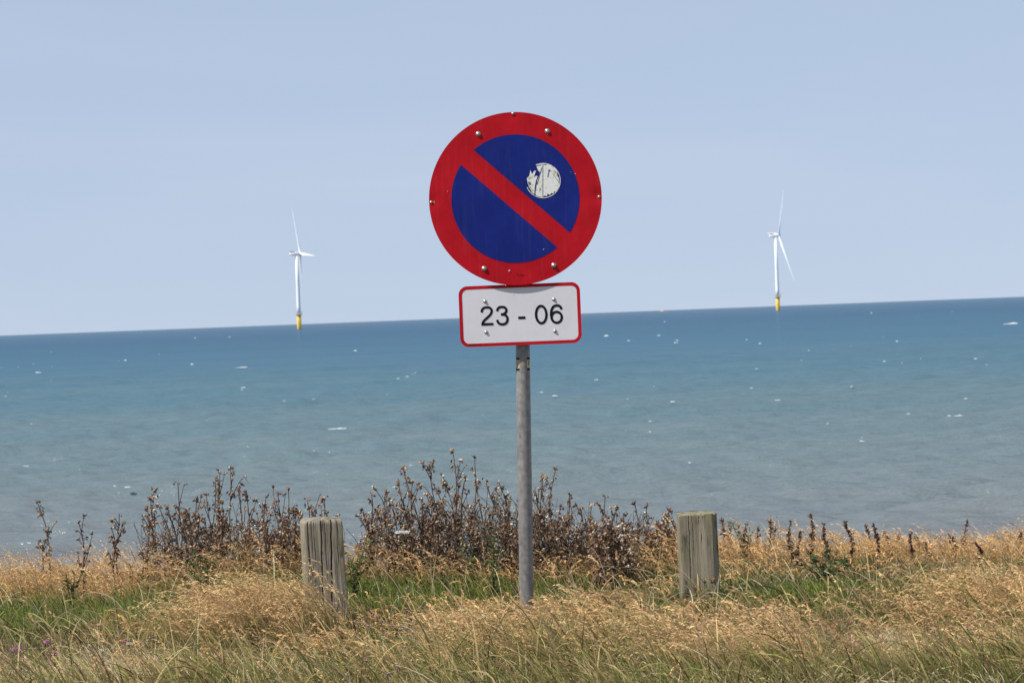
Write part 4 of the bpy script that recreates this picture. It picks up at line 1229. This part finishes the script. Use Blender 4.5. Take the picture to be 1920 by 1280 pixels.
# white umbel in the thistle thicket
c = P(755, 998, 11.2)
t = empty('white_yarrow', (c[0], 11.2, float(gz(c[0], 11.2)))); tag(t, 'large flat white flower head among the brown thistles', 'flower')
hh = c[2] - float(gz(c[0], 11.2))
st = Acc(); hd = Acc(); rr = random.Random(5)
st.add(*tube_arrays([(0, 0, hh * u) for u in np.linspace(-.1, .9, 6)], .002, 4), (.14, .14, .06))
for k in range(12):
    a = k * 2.4; q_ = .030 * math.sqrt(k / 12); tip = np.array([q_ * math.cos(a) * 1.1, q_ * math.sin(a), hh + .002 * math.sin(k)])
    st.add(*tube_arrays([np.array([0, 0, hh * .9]), tip], .001, 4), (.14, .14, .06))
    for j in range(16):
        d = rnd_dir(rr, .1, 1); s = np.cross(d, rnd_dir(rr)); s /= np.linalg.norm(s) + 1e-6
        hd.add(*leaf_quads(tip + rnd_dir(rr, -.3, .4) * .008, d, s, .008, .007, np.array((.80, .79, .76)) * rr.uniform(.85, 1.05)))
link('stem', st.mesh('stem'), M_dry, t, True); link('flower_head', hd.mesh('flower_head'), M_petal, t)

# yellow flowers at the foot of the mossy post
yb = P(1318, 1140, 10.07); yz = float(gz(yb[0], 10.07))
t = empty('yellow_ragwort', (yb[0], 10.07, yz)); tag(t, 'small yellow ragwort with withered heads growing against the mossy post', 'flower')
st = Acc(); hd = []; rr = random.Random(9)
for k, (px, py) in enumerate(((1321, 1087), (1333, 1087), (1338, 1086), (1304, 1100), (1314, 1106), (1337, 1118), (1290, 1112), (1306, 1112), (1330, 1108))):
    p_ = P(px, py, 10.07 - .01 * (k % 3)) - np.array([yb[0], 10.07, yz])
    st.add(*tube_arrays([np.array([p_[0] * .5, p_[1] * .3, -.02]) * (1 - u) + p_ * u + np.array([.015 * math.sin(u * 3), 0, 0]) for u in np.linspace(0, 1, 6)], .0011, 4), (.14, .13, .05))
    a = Acc(); bright = k in (0, 1, 2, 3, 4)
    for j in range(22):
        d = rnd_dir(rr, .0, .8); s = np.cross(d, [0, 0, 1.0]); s /= np.linalg.norm(s) + 1e-6
        a.add(*leaf_quads(p_, d, s, .0095, .004, np.array((.52, .28, .03) if bright else (.16, .11, .05)) * rr.uniform(.7, 1.2)))
    seed_head(a, rr, p_ - np.array([0, .002, .009]), .0055, (.05, .04, .025))
    hd.append(a)
link('stem', st.mesh('stem'), M_dry, t, True)
for a in hd: link('flower_head', a.mesh('flower_head'), M_petal, t)

# leafy green weeds
def weed(px, py, dist, h, spread, nl, col, label):
    c = P(px, py, dist); z0 = float(gz(c[0], dist)); rr = random.Random(int(px))
    t = empty('leafy_weed', (c[0], dist, z0)); tag(t, label, 'weed', 'leafy green weeds in the grass')
    st = Acc(); lf = Acc()
    for k in range(9):
        a = rr.uniform(0, 6.28); tip = np.array([math.cos(a) * spread * rr.random(), math.sin(a) * spread * rr.random(), h * rr.uniform(.6, 1.1)])
        pp = [tip * u * np.array([u, u, 1]) for u in np.linspace(0, 1, 6)]
        st.add(*tube_arrays(pp, .0016, 4), (.10, .11, .04))
        for j in range(nl // 9):
            p0 = pp[rr.randint(1, 5)] + rnd_dir(rr) * .006; d = rnd_dir(rr, -.2, .9); s = np.cross(d, rnd_dir(rr)); s /= np.linalg.norm(s) + 1e-6
            lf.add(*leaf_quads(p0, d, s, rr.uniform(.02, .042), rr.uniform(.008, .016), np.array(col) * rr.uniform(.6, 1.5)))
    link('stem', st.mesh('stem'), M_dry, t, True); tag(link('leaves', lf.mesh('leaves'), M_leaf, t), kind='stuff')


for w in ((382, 1120, 10.75, .22, .10, 110, (.075, .125, .035), 'bright leafy weed at the foot of the golden grass by green turf'), (1548, 1140, 10.4, .17, .16, 230, (.05, .085, .028), 'dark green bushy weed on turf past the mossy post'),
          (660, 1080, 10.9, .24, .12, 130, (.10, .13, .035), 'yellow-green leafy weed right behind the cracked grey post'), (925, 1100, 11.0, .28, .08, 80, (.07, .12, .035), 'leafy weed behind the sign pole below the thistles'),
          (885, 1040, 11.4, .30, .07, 70, (.08, .12, .04), 'slim leafy weed among thistles near the white flower'), (465, 1050, 11.6, .30, .08, 80, (.08, .11, .03), 'leafy weed at the foot of the thistles behind the cracked post'),
          (130, 1075, 11.2, .22, .06, 60, (.08, .10, .035), 'small leafy weed beneath the lone thistle'), (1780, 1235, 9.0, .10, .14, 120, (.09, .14, .05), 'low broad-leaved weed in the straw'), (1400, 1060, 11.3, .26, .10, 80, (.09, .12, .04), 'leafy weed among golden grass behind the mossy post')):
    weed(*w)
